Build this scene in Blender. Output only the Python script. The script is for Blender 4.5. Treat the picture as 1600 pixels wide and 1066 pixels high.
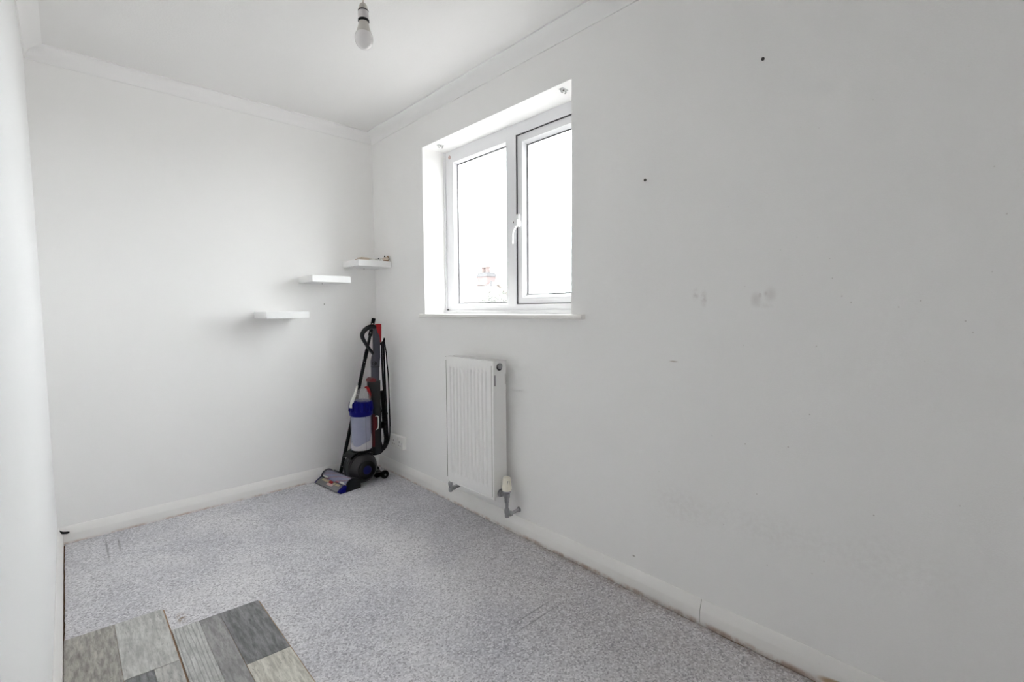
import bpy, math, random
from mathutils import Vector, Matrix
random.seed(7)
S = bpy.context.scene
for o in list(bpy.data.objects):
    bpy.data.objects.remove(o, do_unlink=True)
COL = S.collection

# ------------------------------------------------------------------ camera
YAW, PITCH, ROLL, FPX = 0.755018, -0.066836, -0.006325, 740.914
cam_d = bpy.data.cameras.new('camera')
cam = bpy.data.objects.new('camera', cam_d)
COL.objects.link(cam)
S.camera = cam
fw = Vector((math.sin(YAW)*math.cos(PITCH), math.cos(YAW)*math.cos(PITCH), math.sin(PITCH)))
r0 = Vector((math.cos(YAW), -math.sin(YAW), 0)); u0 = r0.cross(fw)
rt = r0*math.cos(ROLL) + u0*math.sin(ROLL); up = -r0*math.sin(ROLL) + u0*math.cos(ROLL)
cam.matrix_world = Matrix(((rt.x, up.x, -fw.x, -1.62923), (rt.y, up.y, -fw.y, -3.15338), (rt.z, up.z, -fw.z, 1.1326), (0, 0, 0, 1)))
cam_d.sensor_fit = 'HORIZONTAL'; cam_d.sensor_width = 36.0
cam_d.lens = 36.0*FPX/1600.0
cam_d.clip_start = 0.01; cam_d.clip_end = 300

# ------------------------------------------------------------------ world: white overcast sky
SKY = 13.0
w = bpy.data.worlds.new('overcast_sky'); S.world = w; w.use_nodes = True
bg = w.node_tree.nodes['Background']
bg.inputs['Color'].default_value = (0.972, 0.978, 1.0, 1); bg.inputs['Strength'].default_value = SKY

# ------------------------------------------------------------------ exposure
vs = S.view_settings
vs.view_transform = 'Standard'; vs.look = 'None'; vs.gamma = 1.0; vs.use_curve_mapping = False
vs.exposure = 0.0

# white rooms live on interreflection: let diffuse light bounce on
S.cycles.max_bounces = 9; S.cycles.diffuse_bounces = 9; S.cycles.glossy_bounces = 4; S.cycles.transparent_max_bounces = 16

# ------------------------------------------------------------------ room numbers (metres)
XL, H, YB = -1.7078, 2.35, -3.70          # left wall plane, ceiling, back wall; right wall x=0, far wall y=0
WT = 0.27                                  # outer wall thickness
WY0, WY1, WZ0, WZ1 = -1.805, -0.637, 1.090, 2.115   # window opening
T_SK = 0.018

# ------------------------------------------------------------------ materials
def newmat(name):
    m = bpy.data.materials.new(name); m.use_nodes = True
    return m, m.node_tree, m.node_tree.nodes['Principled BSDF']

def plain(name, col, rough=0.5, metal=0.0, spec=0.5, var=0.0, scale=30.0, bump=0.0, coat=0.0):
    m, nt, b = newmat(name)
    b.inputs['Roughness'].default_value = rough; b.inputs['Metallic'].default_value = metal
    b.inputs['Specular IOR Level'].default_value = spec; b.inputs['Coat Weight'].default_value = coat
    tc = nt.nodes.new('ShaderNodeTexCoord')
    n = nt.nodes.new('ShaderNodeTexNoise'); n.inputs['Scale'].default_value = scale; n.inputs['Detail'].default_value = 4
    nt.links.new(tc.outputs['Object'], n.inputs['Vector'])
    mx = nt.nodes.new('ShaderNodeMix'); mx.data_type = 'RGBA'
    k = var if var else 0.03
    mx.inputs['A'].default_value = tuple(c*(1-k) for c in col) + (1,)
    mx.inputs['B'].default_value = tuple(min(1, c*(1+k)) for c in col) + (1,)
    nt.links.new(n.outputs['Fac'], mx.inputs['Factor']); nt.links.new(mx.outputs['Result'], b.inputs['Base Color'])
    if bump:
        bp = nt.nodes.new('ShaderNodeBump'); bp.inputs['Strength'].default_value = bump; bp.inputs['Distance'].default_value = 0.002
        nt.links.new(n.outputs['Fac'], bp.inputs['Height']); nt.links.new(bp.outputs['Normal'], b.inputs['Normal'])
    return m

def mixrgb(nt, fac, a, b):
    mx = nt.nodes.new('ShaderNodeMix'); mx.data_type = 'RGBA'
    for sock, v in (('Factor', fac), ('A', a), ('B', b)):
        if isinstance(v, (int, float)): mx.inputs[sock].default_value = v
        elif isinstance(v, tuple): mx.inputs[sock].default_value = v + (1,) if len(v) == 3 else v
        else: nt.links.new(v, mx.inputs[sock])
    return mx.outputs['Result']

def noise(nt, vec, scale, detail=3, rough=0.5, dist=0.0):
    n = nt.nodes.new('ShaderNodeTexNoise')
    n.inputs['Scale'].default_value = scale; n.inputs['Detail'].default_value = detail
    n.inputs['Roughness'].default_value = rough; n.inputs['Distortion'].default_value = dist
    nt.links.new(vec, n.inputs['Vector'])
    return n.outputs['Fac']

def ramp(nt, fac, a, b, va=0.0, vb=1.0):
    r = nt.nodes.new('ShaderNodeMapRange'); r.interpolation_type = 'SMOOTHSTEP'
    r.inputs['From Min'].default_value = a; r.inputs['From Max'].default_value = b
    r.inputs['To Min'].default_value = va; r.inputs['To Max'].default_value = vb
    nt.links.new(fac, r.inputs['Value'])
    return r.outputs['Result']

def math_(nt, op, a, b=0.0):
    n = nt.nodes.new('ShaderNodeMath'); n.operation = op
    for i, v in enumerate((a, b)):
        if isinstance(v, (int, float)): n.inputs[i].default_value = v
        else: nt.links.new(v, n.inputs[i])
    return n.outputs[0]

def spot(nt, vec, centre, radii, soft=1.0):
    """1 inside an ellipsoidal patch, fading to 0 at its rim"""
    mp = nt.nodes.new('ShaderNodeMapping'); mp.vector_type = 'POINT'
    mp.inputs['Location'].default_value = tuple(-c/r for c, r in zip(centre, radii))
    mp.inputs['Scale'].default_value = tuple(1/r for r in radii)
    nt.links.new(vec, mp.inputs['Vector'])
    l = nt.nodes.new('ShaderNodeVectorMath'); l.operation = 'LENGTH'; nt.links.new(mp.outputs[0], l.inputs[0])
    return ramp(nt, l.outputs['Value'], 1.0-soft, 1.0, 1.0, 0.0)

def paint(name, col, rough=0.75, stains=(), specks=0, bump=0.25, bscale=260.0, blotch=0.015):
    m, nt, b = newmat(name)
    b.inputs['Roughness'].default_value = rough; b.inputs['Specular IOR Level'].default_value = 0.25
    tc = nt.nodes.new('ShaderNodeTexCoord'); v = tc.outputs['Object']
    c = mixrgb(nt, noise(nt, v, 2.2, 4), tuple(x*(1-blotch) for x in col), tuple(min(1, x*(1+blotch)) for x in col))
    grime = noise(nt, v, 55.0, 5, 0.65)
    for centre, radii, strength, scol, breakup in stains:
        k = spot(nt, v, centre, radii, 0.95)
        if breakup: k = math_(nt, 'MULTIPLY', k, ramp(nt, grime, 0.30, 0.72))
        c = mixrgb(nt, math_(nt, 'MULTIPLY', k, strength), c, scol)
    if specks:
        vo = nt.nodes.new('ShaderNodeTexVoronoi'); vo.inputs['Scale'].default_value = 26.0; nt.links.new(v, vo.inputs['Vector'])
        sep = nt.nodes.new('ShaderNodeSeparateColor'); nt.links.new(vo.outputs['Color'], sep.inputs[0])
        dot = math_(nt, 'MULTIPLY', ramp(nt, vo.outputs['Distance'], 0.02, 0.075, 1, 0), ramp(nt, sep.outputs[0], 0.82, 0.9))
        reg = math_(nt, 'ADD', spot(nt, v, (0, -2.55, 0.55), (0.5, 0.65, 0.5), 0.8), spot(nt, v, (0, -2.9, 1.0), (0.5, 0.7, 1.0), 0.8))
        c = mixrgb(nt, math_(nt, 'MULTIPLY', math_(nt, 'MULTIPLY', dot, reg), 0.42), c, (0.36, 0.31, 0.28))
    nt.links.new(c, b.inputs['Base Color'])
    bp = nt.nodes.new('ShaderNodeBump'); bp.inputs['Strength'].default_value = bump; bp.inputs['Distance'].default_value = 0.0015
    nt.links.new(noise(nt, v, bscale, 3, 0.6), bp.inputs['Height']); nt.links.new(bp.outputs['Normal'], b.inputs['Normal'])
    return m

WALLC = (0.957, 0.949, 0.938)
GR = (0.56, 0.51, 0.49)
M = {}
M['wall_r'] = paint('painted_plaster_marked', WALLC, specks=1, stains=[
    ((0, -2.372, 1.180), (0.05, 0.016, 0.032), 0.5, GR, True), ((0, -2.402, 1.165), (0.05, 0.016, 0.042), 0.5, GR, True),
    ((0, -2.574, 1.160), (0.05, 0.024, 0.034), 0.34, GR, False), ((0, -2.586, 1.172), (0.05, 0.008, 0.010), 0.32, GR, False),
    ((0, -2.617, 1.174), (0.05, 0.026, 0.034), 0.30, GR, False), ((0, -2.603, 1.178), (0.05, 0.008, 0.010), 0.32, GR, False),
    ((0, -2.595, 1.140), (0.05, 0.05, 0.015), 0.2, GR, True),
    ((0, -2.293, 0.9365), (0.05, 0.024, 0.005), 0.75, (0.52, 0.45, 0.40), False),
    ((0, -2.134, 0.132), (0.05, 0.011, 0.006), 0.8, (0.4, 0.36, 0.33), False),
    ((0, -2.33, 0.40), (0.2, 0.20, 0.10), 0.20, (0.60, 0.56, 0.53), True), ((0, -2.63, 0.41), (0.2, 0.26, 0.10), 0.15, (0.60, 0.56, 0.53), True),
    ((0, -2.95, 0.42), (0.2, 0.3, 0.13), 0.15, (0.60, 0.56, 0.53), True)])
M['wall_f'] = paint('painted_plaster_far', WALLC)
M['wall_l'] = paint('painted_plaster_left', (0.95, 0.95, 0.948), stains=[
    ((XL, -2.6, 0.9), (0.1, 0.01, 0.4), 0.10, GR, True)])
M['wall_b'] = paint('painted_plaster_back', WALLC)
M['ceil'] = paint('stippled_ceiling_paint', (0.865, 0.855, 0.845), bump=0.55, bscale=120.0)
M['cove'] = paint('cornice_paint', (0.945, 0.938, 0.93), bump=0.05)
M['render'] = plain('exterior_render', (0.45, 0.42, 0.40), 0.9, var=0.1)

def skirting_mat(name, patches=()):
    m, nt, b = newmat(name)
    b.inputs['Roughness'].default_value = 0.38; b.inputs['Specular IOR Level'].default_value = 0.4
    tc = nt.nodes.new('ShaderNodeTexCoord'); v = tc.outputs['Object']
    c = mixrgb(nt, noise(nt, v, 9, 5, 0.6), (0.86, 0.84, 0.815), (0.92, 0.91, 0.89))
    sep = nt.nodes.new('ShaderNodeSeparateXYZ'); nt.links.new(v, sep.inputs[0])
    worn = math_(nt, 'MULTIPLY', ramp(nt, sep.outputs['Z'], 0.0, 0.016, 1, 0), ramp(nt, noise(nt, v, 16, 5, 0.7), 0.35, 0.68))
    c = mixrgb(nt, math_(nt, 'MULTIPLY', worn, 0.75), c, (0.42, 0.25, 0.16))
    chip = math_(nt, 'MULTIPLY', ramp(nt, noise(nt, v, 45, 4, 0.6), 0.70, 0.78), 0.5)
    c = mixrgb(nt, chip, c, (0.55, 0.47, 0.41))
    for centre, radii in patches:
        c = mixrgb(nt, spot(nt, v, centre, radii, 0.35), c, (0.50, 0.36, 0.23))
    nt.links.new(c, b.inputs['Base Color'])
    return m
M['skirt'] = skirting_mat('gloss_skirting_paint')
M['skirt_r'] = skirting_mat('gloss_skirting_paint_chipped', [((-0.018, -2.865, 0.012), (0.04, 0.085, 0.019))])

def carpet_mat():
    m, nt, b = newmat('grey_twist_carpet')
    b.inputs['Roughness'].default_value = 1.0; b.inputs['Specular IOR Level'].default_value = 0.05
    b.inputs['Sheen Weight'].default_value = 0.15; b.inputs['Sheen Roughness'].default_value = 0.6
    tc = nt.nodes.new('ShaderNodeTexCoord'); v = tc.outputs['Object']
    big = noise(nt, v, 2.2, 4, 0.6, 0.5)
    c = mixrgb(nt, ramp(nt, big, 0.30, 0.70), (0.495, 0.488, 0.527), (0.675, 0.66, 0.68))
    sepc = nt.nodes.new('ShaderNodeSeparateXYZ'); nt.links.new(v, sepc.inputs[0])
    soil_shade = math_(nt, 'MULTIPLY', ramp(nt, sepc.outputs['X'], -0.75, -0.05), ramp(nt, sepc.outputs['Y'], -0.6, -2.2))  # brown soil, plus painted shading that darkens the right near floor
    soil_shade = math_(nt, 'MULTIPLY', soil_shade, ramp(nt, noise(nt, v, 6, 5, 0.7), 0.25, 0.7, 0.45, 1.0))
    c = mixrgb(nt, math_(nt, 'MULTIPLY', soil_shade, 0.55), c, (0.40, 0.355, 0.335))
    # twist pile: every tuft has its own tone
    vo = nt.nodes.new('ShaderNodeTexVoronoi'); vo.inputs['Scale'].default_value = 185.0; nt.links.new(v, vo.inputs['Vector'])
    sv = nt.nodes.new('ShaderNodeSeparateColor'); nt.links.new(vo.outputs['Color'], sv.inputs[0])
    tuft = math_(nt, 'ADD', math_(nt, 'MULTIPLY', sv.outputs[0], 0.6), math_(nt, 'MULTIPLY', noise(nt, v, 75, 4, 0.8), 0.4))
    c = mixrgb(nt, math_(nt, 'MULTIPLY', ramp(nt, tuft, 0.46, 0.18), 0.55), c, (0.17, 0.16, 0.18))
    c = mixrgb(nt, math_(nt, 'MULTIPLY', ramp(nt, tuft, 0.52, 0.80), 0.50), c, (0.93, 0.92, 0.935))
    # brown scuff beside the laminate, pressed furniture lines with their dent shade painted dark
    sc = math_(nt, 'MULTIPLY', spot(nt, v, (-1.372, -1.085, 0), (0.022, 0.060, 0.1), 0.9), ramp(nt, noise(nt, v, 75, 3, 0.7), 0.42, 0.60))
    c = mixrgb(nt, math_(nt, 'MULTIPLY', sc, 0.9), c, (0.22, 0.15, 0.10))
    for cx, cy, rx, ry in ((-1.538, -0.22, 0.006, 0.20), (-1.492, -0.20, 0.006, 0.13), (-0.42, -2.0, 0.17, 0.005), (-0.40, -1.96, 0.15, 0.005)):
        c = mixrgb(nt, math_(nt, 'MULTIPLY', spot(nt, v, (cx, cy, 0), (rx, ry, 0.1), 0.7), 0.55), c, (0.15, 0.14, 0.15))
    sep = nt.nodes.new('ShaderNodeSeparateXYZ'); nt.links.new(v, sep.inputs[0])
    edge = math_(nt, 'MULTIPLY', ramp(nt, sep.outputs['X'], -0.075, -0.015), ramp(nt, sep.outputs['Y'], -0.9, -2.0))
    edge = math_(nt, 'MULTIPLY', edge, ramp(nt, noise(nt, v, 40, 4, 0.7), 0.3, 0.6))
    c = mixrgb(nt, math_(nt, 'MULTIPLY', edge, 0.75), c, (0.16, 0.10, 0.05))
    nt.links.new(c, b.inputs['Base Color'])
    bp = nt.nodes.new('ShaderNodeBump'); bp.inputs['Strength'].default_value = 0.35; bp.inputs['Distance'].default_value = 0.004
    nt.links.new(tuft, bp.inputs['Height']); nt.links.new(bp.outputs['Normal'], b.inputs['Normal'])
    return m
M['carpet'] = carpet_mat()
M['subfloor'] = plain('brown_floorboards', (0.20, 0.115, 0.06), 0.8, var=0.35, scale=40)

def wood(name, dark, light, seed, knots=0.0, wave=0.0):
    m, nt, b = newmat(name)
    b.inputs['Roughness'].default_value = 0.55; b.inputs['Specular IOR Level'].default_value = 0.3
    tc = nt.nodes.new('ShaderNodeTexCoord')
    mp = nt.nodes.new('ShaderNodeMapping'); nt.links.new(tc.outputs['Object'], mp.inputs['Vector'])
    mp.inputs['Location'].default_value = (seed*3.7, seed*1.9, seed)
    mp.inputs['Scale'].default_value = (1.0, 0.16, 1.0)
    v = mp.outputs[0]
    mp2 = nt.nodes.new('ShaderNodeMapping'); nt.links.new(tc.outputs['Object'], mp2.inputs['Vector'])
    mp2.inputs['Location'].default_value = (seed*2.1, seed*4.3, seed); v2 = mp2.outputs[0]
    g = noise(nt, v, 85, 6, 0.65, 0.35 + wave)
    fine = noise(nt, v, 260, 4, 0.6)
    blot = noise(nt, v2, 9, 4, 0.6)
    c = mixrgb(nt, ramp(nt, g, 0.30, 0.70), dark, light)
    c = mixrgb(nt, math_(nt, 'MULTIPLY', ramp(nt, blot, 0.45, 0.75), 0.45), c, tuple(x*0.62 for x in dark))
    c = mixrgb(nt, math_(nt, 'MULTIPLY', ramp(nt, fine, 0.56, 0.70), 0.5), c, tuple(x*0.55 for x in dark))
    pit = noise(nt, v2, 95, 3, 0.5)
    c = mixrgb(nt, math_(nt, 'MULTIPLY', ramp(nt, pit, 0.69, 0.75), 0.7), c, (0.07, 0.065, 0.06))
    if wave:
        wv = nt.nodes.new('ShaderNodeTexWave'); wv.wave_type = 'BANDS'; wv.bands_direction = 'X'
        wv.inputs['Scale'].default_value = 26; wv.inputs['Distortion'].default_value = 5.0; wv.inputs['Detail'].default_value = 3; wv.inputs['Detail Scale'].default_value = 0.7
        nt.links.new(v, wv.inputs['Vector'])
        c = mixrgb(nt, math_(nt, 'MULTIPLY', ramp(nt, wv.outputs['Fac'], 0.72, 0.98), 0.55), c, tuple(x*0.55 for x in dark))
    nt.links.new(c, b.inputs['Base Color'])
    bp = nt.nodes.new('ShaderNodeBump'); bp.inputs['Strength'].default_value = 0.15; bp.inputs['Distance'].default_value = 0.001
    nt.links.new(g, bp.inputs['Height']); nt.links.new(bp.outputs['Normal'], b.inputs['Normal'])
    return m
M['w1'] = wood('oak_print_taupe', (0.250, 0.235, 0.217), (0.509, 0.487, 0.444), 1)
M['w2'] = wood('oak_print_pale', (0.388, 0.384, 0.370), (0.650, 0.644, 0.622), 2)
M['w3'] = wood('oak_print_dark', (0.126, 0.126, 0.130), (0.308, 0.308, 0.314), 3)
M['w4'] = wood('oak_print_light_grey', (0.332, 0.328, 0.315), (0.585, 0.574, 0.552), 4)
M['w5'] = wood('oak_print_white_grain', (0.407, 0.407, 0.397), (0.650, 0.650, 0.634), 5, wave=0.8)
M['w6'] = wood('oak_print_mid_grey', (0.222, 0.217, 0.217), (0.401, 0.389, 0.389), 6)
M['w7'] = wood('oak_print_charcoal', (0.130, 0.130, 0.134), (0.279, 0.279, 0.285), 7)
M['w8'] = wood('oak_print_cream', (0.407, 0.388, 0.342), (0.714, 0.694, 0.628), 8)
M['hdf'] = plain('brown_fibreboard_core', (0.36, 0.235, 0.145), 0.9, var=0.15, scale=200)

M['upvc'] = plain('white_upvc', (0.86, 0.86, 0.875), 0.28, var=0.01)
M['sill'] = plain('white_gloss_sill', (0.88, 0.86, 0.83), 0.3, var=0.03, scale=18)
M['gasket'] = plain('black_rubber_gasket', (0.05, 0.05, 0.055), 0.7)
M['handle'] = plain('white_powder_coat', (0.88, 0.88, 0.88), 0.25)
M['pinkcap'] = plain('faded_pink_plastic', (0.62, 0.45, 0.42), 0.5)
M['clearplastic'] = plain('translucent_bracket_plastic', (0.55, 0.56, 0.55), 0.3)
M['radiator'] = plain('white_radiator_enamel', (0.93, 0.925, 0.91), 0.35, var=0.01)
M['chrome'] = plain('chromed_brass', (0.42, 0.42, 0.43), 0.28, metal=1.0, var=0.25, scale=60)
M['cream'] = plain('aged_cream_plastic', (0.87, 0.83, 0.70), 0.35, var=0.02)
M['creamdark'] = plain('grey_print_and_gap_shade', (0.28, 0.27, 0.23), 0.5)
M['black'] = plain('black_plastic', (0.005, 0.005, 0.006), 0.4, spec=0.2)
M['rubber'] = plain('black_cable_rubber', (0.005, 0.005, 0.006), 0.45, spec=0.2)
M['ball'] = plain('dark_grey_ball_plastic', (0.020, 0.019, 0.021), 0.38, spec=0.4)
M['grey'] = plain('dark_iron_grey_plastic', (0.060, 0.060, 0.076), 0.35, spec=0.3)
M['grey2'] = plain('charcoal_plastic', (0.017, 0.018, 0.020), 0.4, spec=0.2)
M['blue'] = plain('royal_blue_plastic', (0.004, 0.004, 0.13), 0.45, spec=0.1)
M['deepblue'] = plain('deep_blue_plastic', (0.005, 0.005, 0.075), 0.4, spec=0.2)
M['red'] = plain('red_plastic', (0.30, 0.006, 0.010), 0.4, spec=0.25)
M['maroon'] = plain('dark_red_plastic', (0.10, 0.008, 0.012), 0.4, spec=0.25)
M['purple'] = plain('lavender_grey_plastic', (0.36, 0.37, 0.48), 0.4, var=0.1)
M['bumper'] = plain('grey_bumper_plastic', (0.16, 0.155, 0.16), 0.45)
M['gold'] = plain('pale_gold_strip', (0.45, 0.38, 0.24), 0.4)
M['dust'] = plain('pale_dust', (0.84, 0.78, 0.70), 1.0, var=0.15, scale=90, bump=0.6)
M['whiteplastic'] = plain('white_plastic', (0.76, 0.75, 0.71), 0.35)
M['socket'] = plain('white_socket_plastic', (0.88, 0.87, 0.84), 0.35)
M['socketdark'] = plain('dark_socket_holes', (0.12, 0.11, 0.10), 0.6)
M['shelf'] = plain('white_foil_shelf', (0.92, 0.918, 0.91), 0.4, var=0.01)
M['holder'] = plain('aged_white_bakelite', (0.70, 0.655, 0.60), 0.4)
M['holder2'] = plain('white_bakelite', (0.74, 0.70, 0.70), 0.4)
M['bulbneck'] = plain('bulb_body_plastic', (0.66, 0.63, 0.585), 0.45)
M['paper'] = plain('beige_card', (0.66, 0.56, 0.46), 0.9, var=0.06)
M['brownthing'] = plain('brown_wood_bits', (0.27, 0.17, 0.09), 0.6, var=0.3)
M['beige'] = plain('cream_beige_shell', (0.70, 0.61, 0.51), 0.6, var=0.1, scale=80)
M['screw'] = plain('dark_steel', (0.09, 0.08, 0.075), 0.4, metal=0.6)
M['brick'] = plain('sooty_red_brick', (0.125, 0.095, 0.093), 0.9, var=0.25, scale=3)
M['band'] = plain('grey_cement', (0.085, 0.085, 0.088), 0.9, var=0.1)
M['pot'] = plain('sooty_terracotta_pot', (0.105, 0.08, 0.075), 0.8)
M['tiles'] = plain('grey_brown_roof_tiles', (0.36, 0.33, 0.31), 0.8, var=0.15, scale=4)
M['leaf'] = plain('pale_green_leaves', (0.15, 0.155, 0.14), 0.6, var=0.3, scale=6)
M['bark'] = plain('grey_bark', (0.20, 0.16, 0.12), 0.9, var=0.2)
M['lawn'] = plain('paving', (0.30, 0.29, 0.28), 0.95, var=0.25, scale=2)
M['extglass'] = plain('dark_far_glass', (0.10, 0.12, 0.14), 0.1)

def bulb_glass():
    m, nt, b = newmat('opal_bulb_glass')
    b.inputs['Base Color'].default_value = (0.97, 0.94, 0.93, 1); b.inputs['Roughness'].default_value = 0.14
    b.inputs['Subsurface Weight'].default_value = 0.3; b.inputs['Subsurface Radius'].default_value = (0.02, 0.02, 0.02)
    b.inputs['Subsurface Scale'].default_value = 0.5
    return m
M['bulb'] = bulb_glass()

def see_through(name, tint, clear, rough=0.05):
    """thin clear sheet: part of the light passes straight on, part is reflected or scattered"""
    m, nt, b = newmat(name)
    b.inputs['Base Color'].default_value = tint + (1,); b.inputs['Roughness'].default_value = rough
    tr = nt.nodes.new('ShaderNodeBsdfTransparent'); tr.inputs['Color'].default_value = tuple(0.5+0.5*t for t in tint) + (1,)
    mix = nt.nodes.new('ShaderNodeMixShader'); mix.inputs['Fac'].default_value = clear
    nt.links.new(b.outputs[0], mix.inputs[1]); nt.links.new(tr.outputs[0], mix.inputs[2])
    nt.links.new(mix.outputs[0], nt.nodes['Material Output'].inputs['Surface'])
    return m
M['bin'] = see_through('clear_bin_plastic', (0.66, 0.68, 0.78), 0.74)
M['dome'] = see_through('clear_dome_plastic', (0.90, 0.89, 0.90), 0.80)
M['cover'] = see_through('smoky_brush_cover', (0.52, 0.51, 0.62), 0.70, 0.15)

def pane_mat():
    m, nt, b = newmat('window_glass')
    nt.nodes.remove(b)
    tr = nt.nodes.new('ShaderNodeBsdfTransparent'); tr.inputs['Color'].default_value = (0.95, 0.965, 0.96, 1)
    gl = nt.nodes.new('ShaderNodeBsdfGlossy'); gl.inputs['Roughness'].default_value = 0.0
    mix = nt.nodes.new('ShaderNodeMixShader'); mix.inputs['Fac'].default_value = 0.03
    nt.links.new(tr.outputs[0], mix.inputs[1]); nt.links.new(gl.outputs[0], mix.inputs[2])
    nt.links.new(mix.outputs[0], nt.nodes['Material Output'].inputs['Surface'])
    return m
M['glass'] = pane_mat()

def brush_mat():
    m, nt, b = newmat('brush_roll_bristles')
    b.inputs['Roughness'].default_value = 0.6
    tc = nt.nodes.new('ShaderNodeTexCoord')
    mp = nt.nodes.new('ShaderNodeMapping'); mp.inputs['Scale'].default_value = (6, 3.2, 6)
    nt.links.new(tc.outputs['Object'], mp.inputs['Vector'])
    wv = nt.nodes.new('ShaderNodeTexWave'); wv.bands_direction = 'DIAGONAL'; wv.inputs['Scale'].default_value = 2.4; wv.inputs['Distortion'].default_value = 1.0
    nt.links.new(mp.outputs[0], wv.inputs['Vector'])
    c = mixrgb(nt, ramp(nt, wv.outputs['Fac'], 0.55, 0.9), (0.55, 0.55, 0.74), (0.70, 0.26, 0.32))
    nt.links.new(c, b.inputs['Base Color'])
    return m
M['brush'] = brush_mat()

# ------------------------------------------------------------------ mesh helpers
class MB:
    def __init__(self):
        self.v = []; self.f = []
    def add(self, vs_, fs_):
        n = len(self.v); self.v += [tuple(x) for x in vs_]; self.f += [tuple(i+n for i in q) for q in fs_]; return self
    def box(self, lo, hi):
        (a, b, c), (d, e, g) = lo, hi
        a, d = min(a, d), max(a, d); b, e = min(b, e), max(b, e); c, g = min(c, g), max(c, g)
        return self.add([(a,b,c),(d,b,c),(d,e,c),(a,e,c),(a,b,g),(d,b,g),(d,e,g),(a,e,g)],
                        [(3,2,1,0),(4,5,6,7),(0,1,5,4),(1,2,6,5),(2,3,7,6),(3,0,4,7)])
    def prism(self, poly, axis, a, b):
        """polygon in the two other axes (in cyclic order), extruded along axis from a to b"""
        n = len(poly)
        def P(p, t):
            return {'x': (t, p[0], p[1]), 'y': (p[0], t, p[1]), 'z': (p[0], p[1], t)}[axis]
        return self.add([P(p, a) for p in poly] + [P(p, b) for p in poly],
                        [tuple(range(n-1, -1, -1)), tuple(range(n, 2*n))] + [(i, (i+1) % n, n+(i+1) % n, n+i) for i in range(n)])
    def lathe(self, prof, origin, axis=(0, 0, 1), seg=32):
        """profile of (radius, distance along axis)"""
        ax = Vector(axis).normalized(); t = Vector((1, 0, 0)) if abs(ax.x) < 0.9 else Vector((0, 1, 0))
        e1 = ax.cross(t).normalized(); e2 = ax.cross(e1); o = Vector(origin); vs_ = []; fs_ = []
        for r, h in prof:
            for i in range(seg):
                a = 2*math.pi*i/seg
                vs_.append(o + ax*h + (e1*math.cos(a) + e2*math.sin(a))*max(r, 1e-5))
        for k in range(len(prof)-1):
            for i in range(seg):
                j = (i+1) % seg
                fs_.append((k*seg+i, k*seg+j, (k+1)*seg+j, (k+1)*seg+i))
        fs_.append(tuple(range(seg-1, -1, -1))); m = (len(prof)-1)*seg; fs_.append(tuple(range(m, m+seg)))
        return self.add(vs_, fs_)
    def cyl(self, a, b, r, r2=None, seg=20):
        a, b = Vector(a), Vector(b)
        return self.lathe([(r, 0), (r if r2 is None else r2, (b-a).length)], a, b-a, seg)
    def tube(self, pts, r, seg=10, smooth=3, flat=1.0):
        P = [Vector(p) for p in pts]
        if smooth > 1 and len(P) > 2:
            Q = []
            for i in range(len(P)-1):
                p0 = P[max(i-1, 0)]; p1 = P[i]; p2 = P[i+1]; p3 = P[min(i+2, len(P)-1)]
                for s in range(smooth):
                    t = s/smooth
                    Q.append(0.5*((2*p1) + (p2-p0)*t + (2*p0-5*p1+4*p2-p3)*t*t + (3*p1-p0-3*p2+p3)*t**3))
            P = Q + [P[-1]]
        rr = r if isinstance(r, (list, tuple)) else None
        vs_ = []; fs_ = []; ref = None
        for i, p in enumerate(P):
            d = (P[min(i+1, len(P)-1)] - P[max(i-1, 0)]).normalized()
            if ref is None:
                ref = Vector((0, 1, 0)) if abs(d.y) < 0.9 else Vector((1, 0, 0))
            e1 = (ref - d*ref.dot(d)).normalized(); e2 = d.cross(e1); ref = e1
            if rr:
                q = i/(len(P)-1)*(len(rr)-1); k = min(int(q), len(rr)-2); rad = rr[k]+(rr[k+1]-rr[k])*(q-k)
            else: rad = r
            for s in range(seg):
                a = 2*math.pi*s/seg
                vs_.append(p + e1*math.cos(a)*rad*flat + e2*math.sin(a)*rad)
        for i in range(len(P)-1):
            for s in range(seg):
                j = (s+1) % seg
                fs_.append((i*seg+s, i*seg+j, (i+1)*seg+j, (i+1)*seg+s))
        fs_.append(tuple(range(seg-1, -1, -1))); m = (len(P)-1)*seg; fs_.append(tuple(range(m, m+seg)))
        return self.add(vs_, fs_)

def obj(name, mb, mat, parent=None, loc=None, bevel=0.0, smooth=None, bseg=2):
    """one mesh object; the builder's vertices are world positions"""
    base = Vector(loc) if loc is not None else Vector((0, 0, 0))
    off = Vector(parent['base_at']) if parent is not None else base
    me = bpy.data.meshes.new(name)
    me.from_pydata([tuple(Vector(v)-off) for v in mb.v], [], mb.f); me.update()
    me.materials.append(M[mat] if isinstance(mat, str) else mat)
    o = bpy.data.objects.new(name, me); COL.objects.link(o)
    if parent is not None:
        o.parent = parent; o['base_at'] = parent['base_at']
    else:
        o.location = base; o['base_at'] = tuple(base)
    if bevel:
        b = o.modifiers.new('edge', 'BEVEL'); b.width = bevel; b.segments = bseg; b.limit_method = 'ANGLE'; b.angle_limit = math.radians(40)
    if smooth is not None:
        me.shade_smooth()
        me.set_sharp_from_angle(angle=math.radians(smooth))
    return o

def thing(name, loc, label, cat, group=None):
    o = bpy.data.objects.new(name, None); COL.objects.link(o)
    o.empty_display_size = 0.05
    o.location = loc; o['base_at'] = tuple(loc); o['label'] = label; o['category'] = cat
    if group: o['group'] = group
    return o

def tag(o, label, cat, group=None):
    o['label'] = label; o['category'] = cat
    if group: o['group'] = group
    return o

def struct(o, label=None):
    o['kind'] = 'structure'
    if label: o['label'] = label
    return o

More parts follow.
